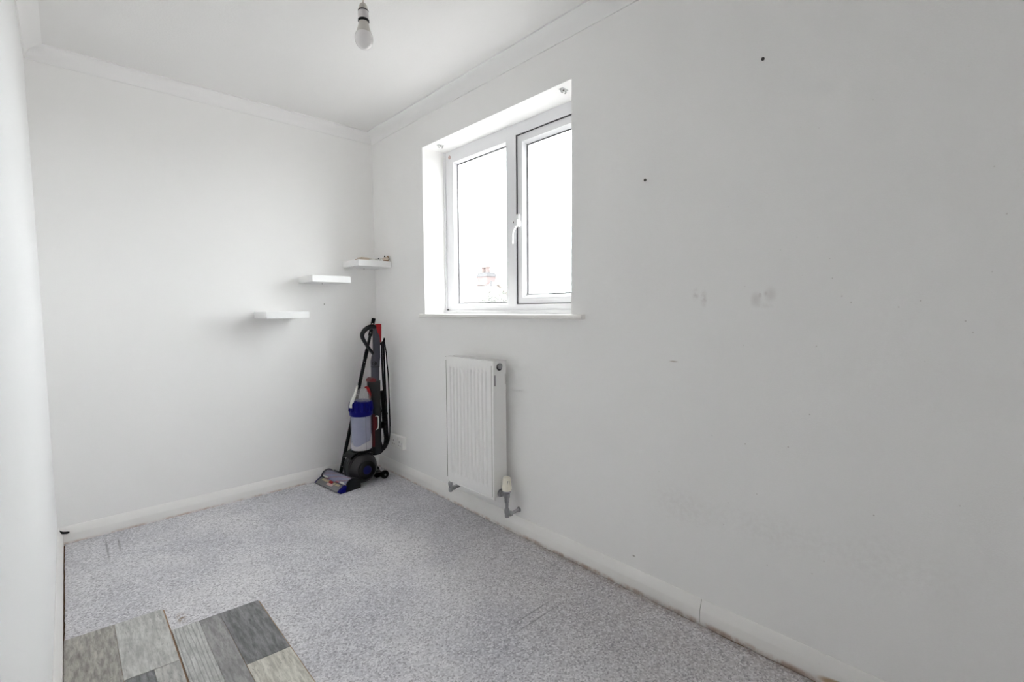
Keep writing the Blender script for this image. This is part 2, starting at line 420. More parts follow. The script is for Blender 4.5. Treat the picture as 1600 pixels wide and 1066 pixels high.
# ------------------------------------------------------------------ the shell
LT = 0.10
struct(obj('subfloor', MB().box((XL-LT, YB-LT, -0.06), (WT, LT, -0.008)), 'subfloor'), 'brown floorboards showing beside the carpet edge')

def carpet():
    """carpet sheet with a slightly frayed cut edge that stops short of the right skirting"""
    n = 150; mb = MB(); rnd = random.Random(3); L = []; Rr = []
    for i in range(n+1):
        y = -T_SK-0.0005 + (YB+T_SK+0.001)*i/n
        k = min(max((-y-0.5)/2.2, 0), 1)
        Rr.append((-T_SK-0.001-0.009*k-rnd.random()*0.006*k, y)); L.append((XL+T_SK+0.003+rnd.random()*0.0025, y))
    vs_ = []; fs_ = []
    for (a, y), (b, _) in zip(L, Rr):
        vs_ += [(a, y, -0.008), (a, y, 0.0), (b, y, 0.0), (b, y, -0.008)]
    for i in range(n):
        for k in range(3):
            p = i*4+k; fs_.append((p, p+1, p+5, p+4))
    fs_ += [(0, 3, 2, 1), (n*4, n*4+1, n*4+2, n*4+3)]
    return mb.add(vs_, fs_)
struct(obj('floor', carpet(), 'carpet'), 'grey twist-pile carpet covering the floor')
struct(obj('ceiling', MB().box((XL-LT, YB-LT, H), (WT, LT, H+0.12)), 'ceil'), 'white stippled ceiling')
struct(obj('wall_far', MB().box((XL-LT, 0, -0.008), (WT, LT, H)), 'wall_f'), 'white painted far wall with three floating shelves')
struct(obj('wall_left', MB().box((XL-LT, YB, -0.008), (XL, 0, H)), 'wall_l'), 'white painted left wall close to the camera')
wr = MB()
wr.box((0, WY1, -0.008), (WT, 0, H)); wr.box((0, YB, -0.008), (WT, WY0, H))
wr.box((0, WY0, -0.008), (WT, WY1, WZ0)); wr.box((0, WY0, WZ1), (WT, WY1, H))
struct(obj('wall_right', wr, 'wall_r'), 'white painted window wall with scuffs and specks')
DX0, DX1, DZ = -1.60, -0.84, 1.98
wb = MB()
wb.box((XL-LT, YB-LT, -0.008), (WT, YB, H))
struct(obj('wall_back', wb, 'wall_b'), 'white painted wall behind the camera')

def cornice(name, a, b, inward, ext):
    """concave cornice from a to b (on the wall line), mitred at both ends"""
    a, b, n = Vector(a), Vector(b), Vector(inward); d = (b-a).normalized(); c, cv = 0.0642, 0.0615
    prof = [(0, -cv), (0.006, -cv), (0.006, -cv+0.005)]
    for i in range(1, 10):
        t = math.pi/2*i/10
        prof.append((0.006+(c-0.013)*(1-math.cos(t)), -cv+0.005+(cv-0.011)*math.sin(t)))
    prof += [(c-0.007, -0.006), (c, -0.006), (c, 0), (0, 0)]
    vs_ = []
    for p, s in ((a, 1), (b, -1)):
        for q, z in prof:
            vs_.append(p + n*q + d*(s*q) + Vector((0, 0, H+z)))
    k = len(prof)
    mb = MB().add(vs_, [tuple(range(k)), tuple(range(2*k-1, k-1, -1))] + [(i, i+k, (i+1) % k+k, (i+1) % k) for i in range(k)])
    return struct(obj(name, mb, 'cove', smooth=35), ext)
cornice('trim_1', (XL, 0, 0), (0, 0, 0), (0, -1, 0), 'white cornice along the far wall')
cornice('trim_2', (0, 0, 0), (0, YB, 0), (-1, 0, 0), 'white cornice above the window wall')
cornice('trim_3', (XL, YB, 0), (XL, 0, 0), (1, 0, 0), 'white cornice along the left wall')
cornice('trim_4', (0, YB, 0), (XL, YB, 0), (0, 1, 0), 'white cornice along the back wall')

SKP = [(0, -0.008), (0.018, -0.008), (0.018, 0.043), (0.0165, 0.047), (0.006, 0.078), (0.003, 0.082), (0, 0.082)]
def skirt(name, a, b, inward, m0, m1, mat, ext):
    a, b, n = Vector(a), Vector(b), Vector(inward); d = (b-a).normalized(); vs_ = []; k = len(SKP)
    for p, s in ((a, m0), (b, -m1)):
        for q, z in SKP: vs_.append(p + n*q + d*(s*q) + Vector((0, 0, z)))
    mb = MB().add(vs_, [tuple(range(k)), tuple(range(2*k-1, k-1, -1))] + [(i, i+k, (i+1) % k+k, (i+1) % k) for i in range(k)])
    return struct(obj(name, mb, mat, bevel=0.0008, smooth=30), ext)
skirt('baseboard_far', (XL, 0, 0), (0, 0, 0), (0, -1, 0), 1, 1, 'skirt', 'white chamfered skirting board on the far wall')
br = skirt('baseboard_right', (0, 0, 0), (0, -2.4175, 0), (-1, 0, 0), 1, 0, 'skirt_r', 'white chamfered skirting board under the window')
skirt('baseboard_right', (0, -2.4195, 0), (0, YB, 0), (-1, 0, 0), 0, 1, 'skirt_r', 'white chamfered skirting board past the joint')
obj('joint_shade_strip', MB().prism([(0, 0.0), (-0.0165, 0.0), (-0.0165, 0.042), (-0.0145, 0.046), (-0.003, 0.079), (0, 0.079)], 'y', -2.4195, -2.4175), 'creamdark', br)  # dark filler that paints the shade of the open joint
skirt('baseboard_left', (XL, YB, 0), (XL, 0, 0), (1, 0, 0), 1, 1, 'skirt', 'white chamfered skirting board on the left wall')
skirt('baseboard_back', (0, YB, 0), (XL, YB, 0), (0, 1, 0), 1, 1, 'skirt', 'white chamfered skirting board behind the camera')

# ------------------------------------------------------------------ the window
win = bpy.data.objects.new('window_1', None); COL.objects.link(win)
win.location = (0.17, (WY0+WY1)/2, WZ0); win['base_at'] = tuple(win.location)
struct(win, 'white two-light window, fixed pane left and opening casement right')
FX0, FX1 = 0.165, 0.235
Z0, Z1 = WZ0+0.018, WZ1                     # frame stands on the inner sill board
FY1, FY0 = WY1, WY0                         # frame outer edges (left, right in view)
PL, PR = -0.725, -1.2085                    # fixed light opening
CL, CR = -1.2835, FY0+0.062                 # casement opening
PZ0, PZ1 = 1.160, 2.041
CZ0, CZ1 = 1.160, 2.058
fr = MB()
fr.box((FX0, PL, Z0), (FX1, FY1, Z1))                       # left jamb
fr.box((FX0, FY0, Z0), (FX1, CR, Z1))                       # right jamb
fr.box((FX0, PR, Z0), (FX1, PL, PZ0)); fr.box((FX0, PR, PZ1), (FX1, PL, Z1))
fr.box((FX0, CR, Z0), (FX1, CL, CZ0)); fr.box((FX0, CR, CZ1), (FX1, CL, Z1))
obj('frame', fr, 'upvc', win)
mu = MB().box((FX0, CL, Z0), (FX1, PR, Z1))
obj('mullion', mu, 'upvc', win)
tr_ = MB().box((FX0-0.012, FY0, Z0), (FX0+0.001, FY1, Z0+0.020))
tr_.box((FX0-0.012, FY1-0.012, Z0+0.02), (FX0+0.001, FY1, Z1))
obj('cover_strip', tr_, 'upvc', win, bevel=0.002)
bd = MB()
def bead(mb, y0, y1, z0, z1, wd, x0, x1):
    """four sloping glazing beads round an opening (y0 is the left side)"""
    def strip(p):   # p: outer a,b / inner a,b in (y,z)
        (oa, ob, ia, ib) = p
        mb.add([(x0, *oa), (x0, *ob), (x1, *ib), (x1, *ia), (x1, *oa), (x1, *ob)], [(0, 1, 2, 3), (3, 2, 5, 4), (0, 4, 5, 1), (0, 3, 4), (1, 5, 2)])
    o = [(y0, z0), (y1, z0), (y1, z1), (y0, z1)]; i = [(y0-wd, z0+wd), (y1+wd, z0+wd), (y1+wd, z1-wd), (y0-wd, z1-wd)]
    for k in range(4):
        strip((o[k], o[(k+1) % 4], i[k], i[(k+1) % 4]))
bead(bd, PL, PR, PZ0, PZ1, 0.012, FX0+0.004, FX0+0.024)
obj('glazing_bead', bd, 'upvc', win)
gk = MB()
for a, b in (((PL-0.012, PZ0), (PL-0.0155, PZ1)), ((PR+0.0155, PZ0), (PR+0.012, PZ1))):
    gk.box((FX0+0.022, a[0], PZ0+0.012), (FX0+0.028, b[0], PZ1-0.012))
gk.box((FX0+0.022, PR+0.012, PZ0+0.012), (FX0+0.028, PL-0.012, PZ0+0.0155)); gk.box((FX0+0.022, PR+0.012, PZ1-0.0155), (FX0+0.028, PL-0.012, PZ1-0.012))
obj('gasket', gk, 'gasket', win)
pn = obj('pane', MB().box((FX0+0.026, PR+0.004, PZ0+0.004), (FX0+0.0262, PL-0.004, PZ1-0.004)), 'glass', win)
# opening casement
sa = MB(); G = 0.004; SW = 0.036
sy1, sy0, sz0, sz1 = CL-G, CR+G, CZ0+G, CZ1-G
SX0, SX1 = FX0+0.010, FX1+0.012
sa.box((SX0, sy1-SW, sz0), (SX1, sy1, sz1)); sa.box((SX0, sy0, sz0), (SX1, sy0+SW, sz1))
sa.box((SX0, sy0+SW, sz0), (SX1, sy1-SW, sz0+SW-0.004)); sa.box((SX0, sy0+SW, sz1-SW), (SX1, sy1-SW, sz1))
sash = obj('casement', sa, 'upvc', win)
bs = MB(); bead(bs, sy1-SW, sy0+SW, sz0+SW-0.004, sz1-SW, 0.016, SX0+0.003, SX0+0.022)
obj('glazing_bead', bs, 'upvc', sash)
gs = MB(); ga, gb, gc, gd = sy1-SW-0.016, sy0+SW+0.016, sz0+SW+0.012, sz1-SW-0.016
gs.box((SX0+0.020, ga-0.0035, gc), (SX0+0.028, ga, gd)); gs.box((SX0+0.020, gb, gc), (SX0+0.028, gb+0.0035, gd))
gs.box((SX0+0.020, gb, gc), (SX0+0.028, ga, gc+0.0035)); gs.box((SX0+0.020, gb, gd-0.0035), (SX0+0.028, ga, gd))
obj('gasket', gs, 'gasket', sash)
obj('pane', MB().box((SX0+0.025, gb-0.004, gc-0.004), (SX0+0.0252, ga+0.004, gd+0.004)), 'glass', sash)
cg = MB()     # dark rubber seal in the gap round the casement
cg.box((FX0+0.003, CL-G, CZ0), (FX0+0.03, CL-0.0004, CZ1)); cg.box((FX0+0.016, CR+0.0004, CZ0), (FX0+0.03, CR+G, CZ1))
cg.box((FX0+0.016, CR, CZ0+0.0004), (FX0+0.03, CL, CZ0+G)); cg.box((FX0+0.006, CR, CZ1-G), (FX0+0.03, CL, CZ1-0.0004))
obj('rubber_seal', cg, 'gasket', win)
hd = obj('handle', MB().box((0.1625, -1.3065, 1.572), (SX0, -1.2880, 1.642)), 'handle', win, bevel=0.003)
lv = MB().prism([(-1.3200, 1.573), (-1.2980, 1.571), (-1.2935, 1.590), (-1.2935, 1.609), (-1.3200, 1.609)], 'x', 0.138, 0.164)
obj('lever_block', lv, 'handle', hd, bevel=0.003)
obj('lever', MB().tube([(0.146, -1.308, 1.582), (0.141, -1.299, 1.568), (0.137, -1.2925, 1.552), (0.135, -1.2890, 1.535), (0.135, -1.2890, 1.483)], [0.0105, 0.0085, 0.0062, 0.0055, 0.0055], 12, 4), 'handle', hd, smooth=50)
obj('lock_button', MB().cyl((0.146, -1.2935, 1.597), (0.146, -1.2850, 1.597), 0.0055), 'screw', hd, smooth=40)
sl = MB().box((0.0, WY0, WZ0), (0.165, WY1, WZ0+0.018))
sl.prism([(-0.028, WZ0-0.003), (-0.031, WZ0+0.001), (-0.031, WZ0+0.014), (-0.026, WZ0+0.018), (0.0, WZ0+0.018), (0.0, WZ0-0.003)], 'y', WY0-0.078, WY1+0.022)
obj('sill', sl, 'sill', win, smooth=30)
obj('screw_cap', MB().lathe([(0.011, 0), (0.011, 0.003), (0.008, 0.006)], (FX0+0.0005, -0.690, 2.078), (-1, 0, 0), 20), 'pinkcap', win, smooth=40)
obj('stopper', MB().box((FX0-0.018, -0.674, Z0+0.020), (FX0-0.008, -0.662, Z0+0.028)), 'gasket', win, bevel=0.002)

for (x, y), lab in (((0.058, -0.746), 'clear plastic blind bracket on the window head near the corner'), ((0.050, -1.716), 'clear plastic blind bracket on the window head, right end')):
    t = thing('blind_bracket', (x, y, WZ1), lab, 'bracket', 'blind brackets on the window head')
    obj('plate', MB().box((x-0.020, y-0.011, WZ1-0.003), (x+0.020, y+0.011, WZ1)), 'clearplastic', t, bevel=0.001)
    hk = MB().tube([(x-0.016, y, WZ1-0.003), (x-0.017, y, WZ1-0.012), (x-0.010, y, WZ1-0.016), (x-0.004, y, WZ1-0.012)], 0.0028, 8, 3)
    hk.tube([(x+0.016, y, WZ1-0.003), (x+0.017, y, WZ1-0.010), (x+0.010, y, WZ1-0.014)], 0.0028, 8, 3)
    obj('hook', hk, 'clearplastic', t, smooth=50)
    obj('screw_head', MB().lathe([(0.0045, 0), (0.0035, 0.0025)], (x, y, WZ1-0.003), (0, 0, -1), 12), 'screw', t, smooth=40)

# ------------------------------------------------------------------ outdoors (upstairs window: ground is a storey below)
GZ = -2.75
struct(obj('ground', MB().box((WT, -60, GZ-0.2), (140, 120, GZ)), 'lawn'), 'garden ground a storey below the window')
house = thing('neighbour_house', (15, 20, GZ), 'pale neighbouring house with brick chimney seen through the window', 'house')
HY0, HY1, HX0, HX1 = 15.75, 26.0, 11.5, 18.5
hw = MB().prism([(HX0, GZ), (HX1, GZ), (HX1, 0.1), (15, 2.45), (HX0, 0.1)], 'y', HY0, HY1)
obj('wall', hw, 'render', house)
for sgn, nm in ((-1, 'roof_slope'), (1, 'roof_slope')):
    ex = 15 + sgn*3.9; ez = 0.1-0.27
    rf = MB().prism([(15, 2.47), (15, 2.59), (ex, ez+0.12), (ex, ez)] if sgn > 0 else [(15, 2.47), (ex, ez), (ex, ez+0.12), (15, 2.59)], 'y', HY0-0.2, HY1+0.2)
    for k in range(26):       # tile courses
        t0, t1 = k/26, (k+1)/26
        xa, za = 15+(ex-15)*t0, 2.59+(ez+0.12-2.59)*t0; xb, zb = 15+(ex-15)*t1, 2.59+(ez+0.12-2.59)*t1
        rf.prism([(xa, za), (xb, zb+0.03), (xb, zb), (xa, za-0.01)] if sgn > 0 else [(xa, za), (xa, za-0.01), (xb, zb), (xb, zb+0.03)], 'y', HY0-0.2, HY1+0.2)
    obj(nm, rf, 'tiles', house)
ch = obj('chimney', MB().box((14.7, 16.08, 1.9), (15.3, 16.92, 2.88)), 'brick', house)
obj('cement_band', MB().box((14.66, 16.04, 2.88), (15.34, 16.96, 3.03)).box((14.72, 16.1, 3.03), (15.28, 16.9, 3.10)), 'band', ch)
for py in (16.72, 16.38):
    obj('chimney_pot', MB().lathe([(0.13, 0), (0.11, 0.25), (0.14, 0.27), (0.14, 0.33), (0.10, 0.33), (0.09, 0.1)], (15, py, 3.09), (0, 0, 1), 16), 'pot', ch, smooth=40)
obj('soil_pipe', MB().tube([(14.6, 15.68, 1.5), (14.6, 15.66, 2.2), (14.6, 15.64, 2.62)], 0.055, 10, 2), 'band', house, smooth=50)
for yy in (18.0, 21.5):
    for zz in (-2.0, -0.9 + 0.0):
        wdw = obj('house_window', MB().box((HX0-0.04, yy, zz), (HX0+0.02, yy+1.3, zz+0.8)), 'upvc', house)
        obj('house_pane', MB().box((HX0-0.045, yy+0.08, zz+0.08), (HX0-0.03, yy+1.22, zz+0.72)), 'extglass', wdw)

tree = thing('garden_tree', (14.0, 14.1, GZ), 'pale leafy tree beside the neighbouring house', 'tree')
tk = MB().tube([(14.0, 14.1, GZ), (14.05, 14.15, -0.8), (14.0, 14.1, 0.9)], [0.17, 0.13, 0.07], 10, 3)
for k in range(7):
    a = k*0.9; tk.tube([(14.02, 14.12, -0.6+k*0.2), (14.02+0.5*math.cos(a), 14.12+0.5*math.sin(a), 0.2+k*0.2), (14.02+0.9*math.cos(a), 14.12+0.9*math.sin(a), 0.7+k*0.2)], [0.05, 0.03, 0.015], 6, 2)
obj('trunk', tk, 'bark', tree, smooth=50)
lf = MB(); rnd = random.Random(5)
for k in range(5200):
    while True:
        p = Vector((rnd.uniform(-1, 1), rnd.uniform(-1, 1), rnd.uniform(-1, 1)))
        if p.length < 1: break
    p = p.normalized()*p.length**0.5
    c = Vector((14.0+p.x*1.35, 14.1+p.y*1.25, 0.75+p.z*1.45))
    d = Vector((rnd.uniform(-1, 1), rnd.uniform(-1, 1), rnd.uniform(-1, 1))).normalized(); e = d.orthogonal().normalized(); s = rnd.uniform(0.05, 0.1)
    lf.add([c-d*s, c+e*s*0.45, c+d*s, c-e*s*0.45], [(0, 1, 2, 3)])
cr = obj('foliage', lf, 'leaf', tree); cr['kind'] = 'stuff'

# ------------------------------------------------------------------ radiator
RX0, RX1, RY1, RY0, RZ0, RZ1 = -0.122, -0.036, -1.020, -1.416, 0.186, 0.878
rad = thing('radiator', (-0.08, (RY0+RY1)/2, RZ0), 'white ribbed panel radiator mounted on the wall under the window', 'radiator')
def ribbed(x, sgn):
    ny = 11*12; ys = []; h = []
    a, b = RY1-0.026, RY0+0.040
    ys.append(RY1); h.append(0.0); ys.append(a); h.append(0.0)
    for i in range(1, ny):
        t = i/ny; y = a+(b-a)*t; ph = (t*11) % 1.0
        g = max(0.0, 1-abs(ph-0.5)/0.27); ys.append(y); h.append(-(g*g*(3-2*g)))
    ys += [b, RY0+0.006, RY0]; h += [0.0, 0.0, 0.0]
    rows = [(RZ0, 0), (RZ0+0.006, 0), (RZ0+0.050, 0), (RZ0+0.058, 0.45), (RZ0+0.068, 1), (RZ1-0.068, 1), (RZ1-0.058, 0.45), (RZ1-0.050, 0), (RZ1-0.006, 0), (RZ1, 0)]
    vs_ = []; n = len(ys)
    for k, (z, am) in enumerate(rows):
        for j, y in enumerate(ys):
            rim = 0.004 if (k in (0, len(rows)-1) or j in (0, n-1)) else 0.0
            vs_.append((x + sgn*(-h[j]*am*0.013 + rim), y, z))
    fs_ = [(k*n+j, k*n+j+1, (k+1)*n+j+1, (k+1)*n+j) for k in range(len(rows)-1) for j in range(n-1)]
    return MB().add(vs_, fs_)
obj('front_panel', ribbed(RX0, 1), 'radiator', rad, smooth=45)
obj('edge_gap_shade', MB().box((RX0+0.001, RY1-0.0005, RZ1-0.003), (RX1-0.02, RY1+0.0006, RZ1+0.001)).box((RX0+0.001, RY1-0.0005, RZ0+0.02), (RX0+0.006, RY1+0.0004, RZ1-0.02)), 'creamdark', rad)  # dark strips stand in for the shade in the panel edge gap
obj('edge_gap_shade', MB().box((RX0-0.0006, RY0+0.0125, RZ0+0.012), (RX0+0.002, RY0+0.0145, RZ1-0.022)), 'creamdark', rad)  # dark strip painting the shaded groove beside the right rim
ins = MB().box((RX0+0.0160, RY0+0.002, RZ0+0.004), (RX0+0.018, RY1-0.002, RZ1-0.004))
obj('rear_panel', MB().box((RX1-0.010, RY0+0.001, RZ0), (RX1, RY1-0.001, RZ1-0.004)), 'radiator', rad, bevel=0.002)
obj('channel_panel', ins, 'radiator', rad)
for yy, nm in ((RY0, 'side_panel'), (RY1, 'side_panel')):
    s = 1 if yy == RY0 else -1
    obj(nm, MB().box((RX0+0.003, yy, RZ0+0.010), (RX1-0.001, yy+s*0.002, RZ1-0.001)), 'radiator', rad, bevel=0.0008)
obj('edge_rim', MB().box((RX0-0.001, RY0-0.002, RZ0-0.002), (RX0+0.006, RY0+0.003, RZ1-0.03)).box((RX0-0.001, RY0-0.002, RZ0-0.003), (RX0+0.006, RY1, RZ0+0.003)), 'radiator', rad, bevel=0.001)
tg = MB()
tg.box((RX0+0.002, RY0, RZ1-0.001), (RX0+0.012, RY1, RZ1+0.002)); tg.box((RX1-0.012, RY0, RZ1-0.001), (RX1, RY1, RZ1+0.002))
for i in range(26):
    y = RY1-0.006-i*(RY1-RY0-0.012)/25
    tg.box((RX0+0.010, y-0.0025, RZ1-0.001), (RX1-0.010, y+0.0025, RZ1+0.001))
tg.box((RX0+0.04, RY0, RZ1-0.001), (RX0+0.047, RY1, RZ1+0.0015))
obj('top_grille', tg, 'radiator', rad)
plug = obj('air_vent_plug', MB().lathe([(0.0185, 0), (0.0185, 0.001), (0.012, 0.0012)], (-0.0815, RY0-0.0002, 0.8485), (0, -1, 0), 28), 'black', rad, smooth=40)
obj('bleed_screw', MB().lathe([(0.0150, 0), (0.0150, 0.005), (0.0125, 0.007), (0.0105, 0.0068), (0.0095, 0.0045), (0.0065, 0.0045), (0.006, 0.007), (0.003, 0.0075)], (-0.0805, RY0-0.001, 0.853), (0, -1, 0), 28), 'chrome', plug, smooth=40)
obj('slot', MB().box((-0.1135, RY0-0.0008, 0.756), (-0.1095, RY0+0.0004, 0.810)), 'black', rad)
obj('slot', MB().box((-0.0445, RY0-0.0008, 0.760), (-0.0425, RY0+0.0004, 0.812)), 'creamdark', rad)
# thermostatic valve at the near lower corner
VX, VY = -0.079, -1.462
tv = obj('thermostatic_valve', MB().lathe([(0.011, 0.176), (0.0125, 0.185), (0.0125, 0.20), (0.016, 0.202), (0.016, 0.226), (0.013, 0.228), (0.021, 0.231), (0.021, 0.238)], (VX, VY, 0), (0, 0, 1), 24), 'chrome', rad, smooth=40)
th = MB().lathe([(0.018, 0.236), (0.023, 0.239), (0.0245, 0.252), (0.0235, 0.262), (0.0215, 0.266), (0.0205, 0.296), (0.0185, 0.303), (0.013, 0.3065), (0.006, 0.308)], (VX, VY, 0), (0, 0, 1), 32)
for k in range(12):
    a = math.pi*2*k/12; th.box((VX+0.0222*math.cos(a)-0.0014, VY+0.0222*math.sin(a)-0.0014, 0.243), (VX+0.0222*math.cos(a)+0.0014, VY+0.0222*math.sin(a)+0.0014, 0.264))
obj('valve_head', th, 'cream', tv, smooth=40)
vd = Vector((-0.32, -0.95, 0)).normalized(); vp = Vector((vd.y, -vd.x, 0))
cc = Vector((VX, VY, 0.282)) + vd*0.0206
mk = MB()
for off in (-0.0035, 0.0035):
    q = cc + vp*off
    mk.add([q+vp*-0.0022+Vector((0, 0, -0.009)), q+vp*0.0022+Vector((0, 0, -0.009)), q+vp*0.0022+Vector((0, 0, 0.009)), q-vp*0.0022+Vector((0, 0, 0.009)),
            q+vp*-0.0022+Vector((0, 0, -0.009))-vd*0.004, q+vp*0.0022+Vector((0, 0, -0.009))-vd*0.004, q+vp*0.0022+Vector((0, 0, 0.009))-vd*0.004, q-vp*0.0022+Vector((0, 0, 0.009))-vd*0.004],
           [(0, 1, 2, 3), (4, 7, 6, 5), (0, 4, 5, 1), (1, 5, 6, 2), (2, 6, 7, 3), (3, 7, 4, 0)])
obj('setting_mark', mk, 'creamdark', tv)
vb = MB().lathe([(0.021, 0.0), (0.021, 0.003), (0.016, 0.004), (0.016, 0.014), (0.012, 0.015), (0.012, 0.05)], (VX, RY0, 0.2125), (0, -1, 0), 20)
obj('tail_nut', vb, 'chrome', tv, smooth=40)
pp = MB().cyl((VX, VY, 0.14), (VX, VY, 0.18), 0.0078)
pp.lathe([(0.011, 0.118), (0.0135, 0.122), (0.0135, 0.138), (0.0105, 0.146)], (VX, VY, 0), (0, 0, 1), 8)
pp.lathe([(0.009, 0.100), (0.0115, 0.103), (0.0115, 0.120)], (VX, VY, 0), (0, 0, 1), 20)
pp.cyl((VX, VY, 0.113), (VX+0.022, VY-0.002, 0.113), 0.0095); pp.lathe([(0.0125, 0.012), (0.0135, 0.014), (0.0135, 0.028), (0.011, 0.030)], (VX, VY, 0.113), (1, -0.05, 0), 8)
pp.cyl((VX+0.02, VY-0.002, 0.113), (-0.0, VY-0.004, 0.118), 0.0075); pp.lathe([(0.014, 0), (0.012, 0.004)], (0, VY-0.004, 0.118), (-1, 0, 0), 20)
obj('supply_pipe', pp, 'chrome', tv, smooth=40)
# lockshield at the far lower corner
LX, LY = -0.079, -0.988
ls = MB().lathe([(0.009, 0.098), (0.0125, 0.102), (0.0125, 0.118), (0.010, 0.120), (0.0115, 0.135), (0.0135, 0.137), (0.0135, 0.152), (0.008, 0.158)], (LX, LY, 0), (0, 0, 1), 16)
ls.cyl((LX, LY, 0.142), (LX, LY-0.03, 0.186), 0.010)
lk = obj('lockshield_valve', ls, 'chrome', rad, smooth=40)
lp = MB().cyl((LX, LY, 0.112), (0, LY+0.0, 0.124), 0.0078); lp.lathe([(0.0125, 0.014), (0.0135, 0.016), (0.0135, 0.030), (0.0115, 0.032)], (LX, LY, 0.112), (1, 0, 0.15), 8)
lp.lathe([(0.0115, 0.042), (0.0115, 0.062), (0.009, 0.066)], (LX, LY, 0.112), (1, 0, 0.15), 12)
obj('return_pipe', lp, 'chrome', lk, smooth=40)
for yy in (RY1-0.07, RY0+0.07):
    obj('wall_bracket', MB().box((RX1-0.002, yy-0.018, RZ0+0.06), (0.0, yy+0.018, RZ1-0.10)), 'radiator', rad)

# ------------------------------------------------------------------ double socket
soc = thing('double_socket', (-0.001, -0.305, 0.238), 'white double power socket low on the wall behind the vacuum cleaner', 'socket')
obj('back_box', MB().box((-0.024, -0.381, 0.196), (0.0, -0.227, 0.281)), 'socket', soc, bevel=0.004)
fp = obj('face_plate', MB().box((-0.033, -0.3835, 0.194), (-0.0235, -0.2245, 0.283)), 'socket', soc, bevel=0.004, bseg=3)
for cy in (-0.265, -0.343):
    rk = obj('rocker_switch', MB().prism([(-0.0325, 0.256), (-0.0375, 0.256), (-0.0345, 0.272), (-0.0325, 0.272)], 'y', cy+0.020, cy+0.010), 'whiteplastic', soc, bevel=0.0008)
    for dy, z0, z1, hw_ in ((0, 0.238, 0.249, 0.003), (0.011, 0.217, 0.222, 0.004), (-0.011, 0.217, 0.222, 0.004)):
        obj('pin_hole', MB().box((-0.0334, cy+dy-hw_, z0), (-0.0322, cy+dy+hw_, z1)), 'socketdark', fp)
for cy in (-0.2315, -0.3765):
    obj('fixing_screw', MB().lathe([(0.0032, 0), (0.0028, 0.0012)], (-0.033, cy, 0.2385), (-1, 0, 0), 12), 'chrome', fp, smooth=40)

# ------------------------------------------------------------------ floating shelves
SH = 0.040
for x0, x1, z, lab in ((-0.797, -0.557, 1.127, 'white square floating shelf, lowest of three on the far wall'),
                       (-0.532, -0.291, 1.347, 'white square floating shelf, empty middle one of three'),
                       (-0.234, -0.002, 1.461, 'white square floating shelf in the corner, highest, with clutter on top')):
    t = thing('floating_shelf', ((x0+x1)/2, 0, z-SH), lab, 'shelf', 'floating shelves on the far wall')
    obj('board', MB().box((x0, -0.235, z-SH), (x1, -0.0005, z)), 'shelf', t, bevel=0.0015)
    obj('fixing_screw', MB().lathe([(0.004, 0), (0.0035, 0.002)], ((x0+x1)/2+0.02, -0.03, z-SH), (0, 0, -1), 12), 'screw', t, smooth=40)
SZ = 1.461
# clutter on the top shelf
cd = MB()
for k in range(3):
    a = 0.10*k-0.1; c_, s_ = math.cos(a), math.sin(a)
    P = [(-0.142+c_*u-s_*v, -0.125+s_*u+c_*v) for u, v in ((-0.036, -0.03), (0.040, -0.03), (0.040, 0.03), (-0.036, 0.03))]
    cd.prism(P, 'z', SZ+k*0.008, SZ+k*0.008+0.0075)
tag(obj('card_stack', cd, 'paper', loc=(-0.14, -0.125, SZ), bevel=0.001), 'small stack of beige cards lying on the top shelf', 'card stack')
tag(obj('wood_sliver', MB().prism([(-0.226, -0.17), (-0.196, -0.172), (-0.194, -0.163), (-0.222, -0.160)], 'z', SZ, SZ+0.006), 'brownthing', loc=(-0.21, -0.166, SZ), bevel=0.001), 'thin brown sliver at the left edge of the top shelf', 'wood scrap')
wc = thing('white_cable', (-0.09, -0.17, SZ), 'white coiled cable lying on the top shelf', 'cable')
pts = []
for k in range(40):
    a = k*0.62; r = 0.020+0.006*math.sin(k*1.3)
    pts.append((-0.098+r*1.15*math.cos(a), -0.175+r*math.sin(a), SZ+0.003+0.011*k/40+0.002*math.sin(k*2.1)))
pts += [(-0.068, -0.195, SZ+0.011), (-0.058, -0.20, SZ+0.006)]
obj('cord', MB().tube(pts, 0.0028, 7, 2), 'whiteplastic', wc, smooth=60)
obj('plug', MB().box((-0.066, -0.212, SZ), (-0.044, -0.190, SZ+0.019)), 'whiteplastic', wc, bevel=0.004)
obj('clip', MB().cyl((-0.084, -0.208, SZ+0.016), (-0.078, -0.210, SZ+0.016), 0.004), 'grey', wc, smooth=40)
tt = thing('trinket', (-0.028, -0.205, SZ), 'small cream and brown trinket with black tip at the shelf end', 'trinket')
bm_ = MB().lathe([(0.004, -0.030), (0.011, -0.024), (0.014, -0.010), (0.015, 0.004), (0.012, 0.016), (0.006, 0.021)], (-0.028, -0.206, SZ+0.0150), (0.95, -0.1, 0.18), 20)
obj('shell', bm_, 'beige', tt, smooth=60)
obj('brown_end', MB().tube([(-0.049, -0.216, SZ+0.006), (-0.034, -0.222, SZ+0.0045), (-0.018, -0.221, SZ+0.005), (-0.009, -0.214, SZ+0.016), (-0.009, -0.208, SZ+0.030), (-0.016, -0.206, SZ+0.036)], [0.003, 0.0045, 0.0045, 0.005, 0.0045, 0.003], 8, 3), 'brownthing', tt, smooth=60)
obj('black_tip', MB().lathe([(0.002, 0), (0.0045, 0.003), (0.0045, 0.007), (0.002, 0.010)], (-0.037, -0.209, SZ+0.028), (0.2, 0, 1), 12), 'black', tt, smooth=60)

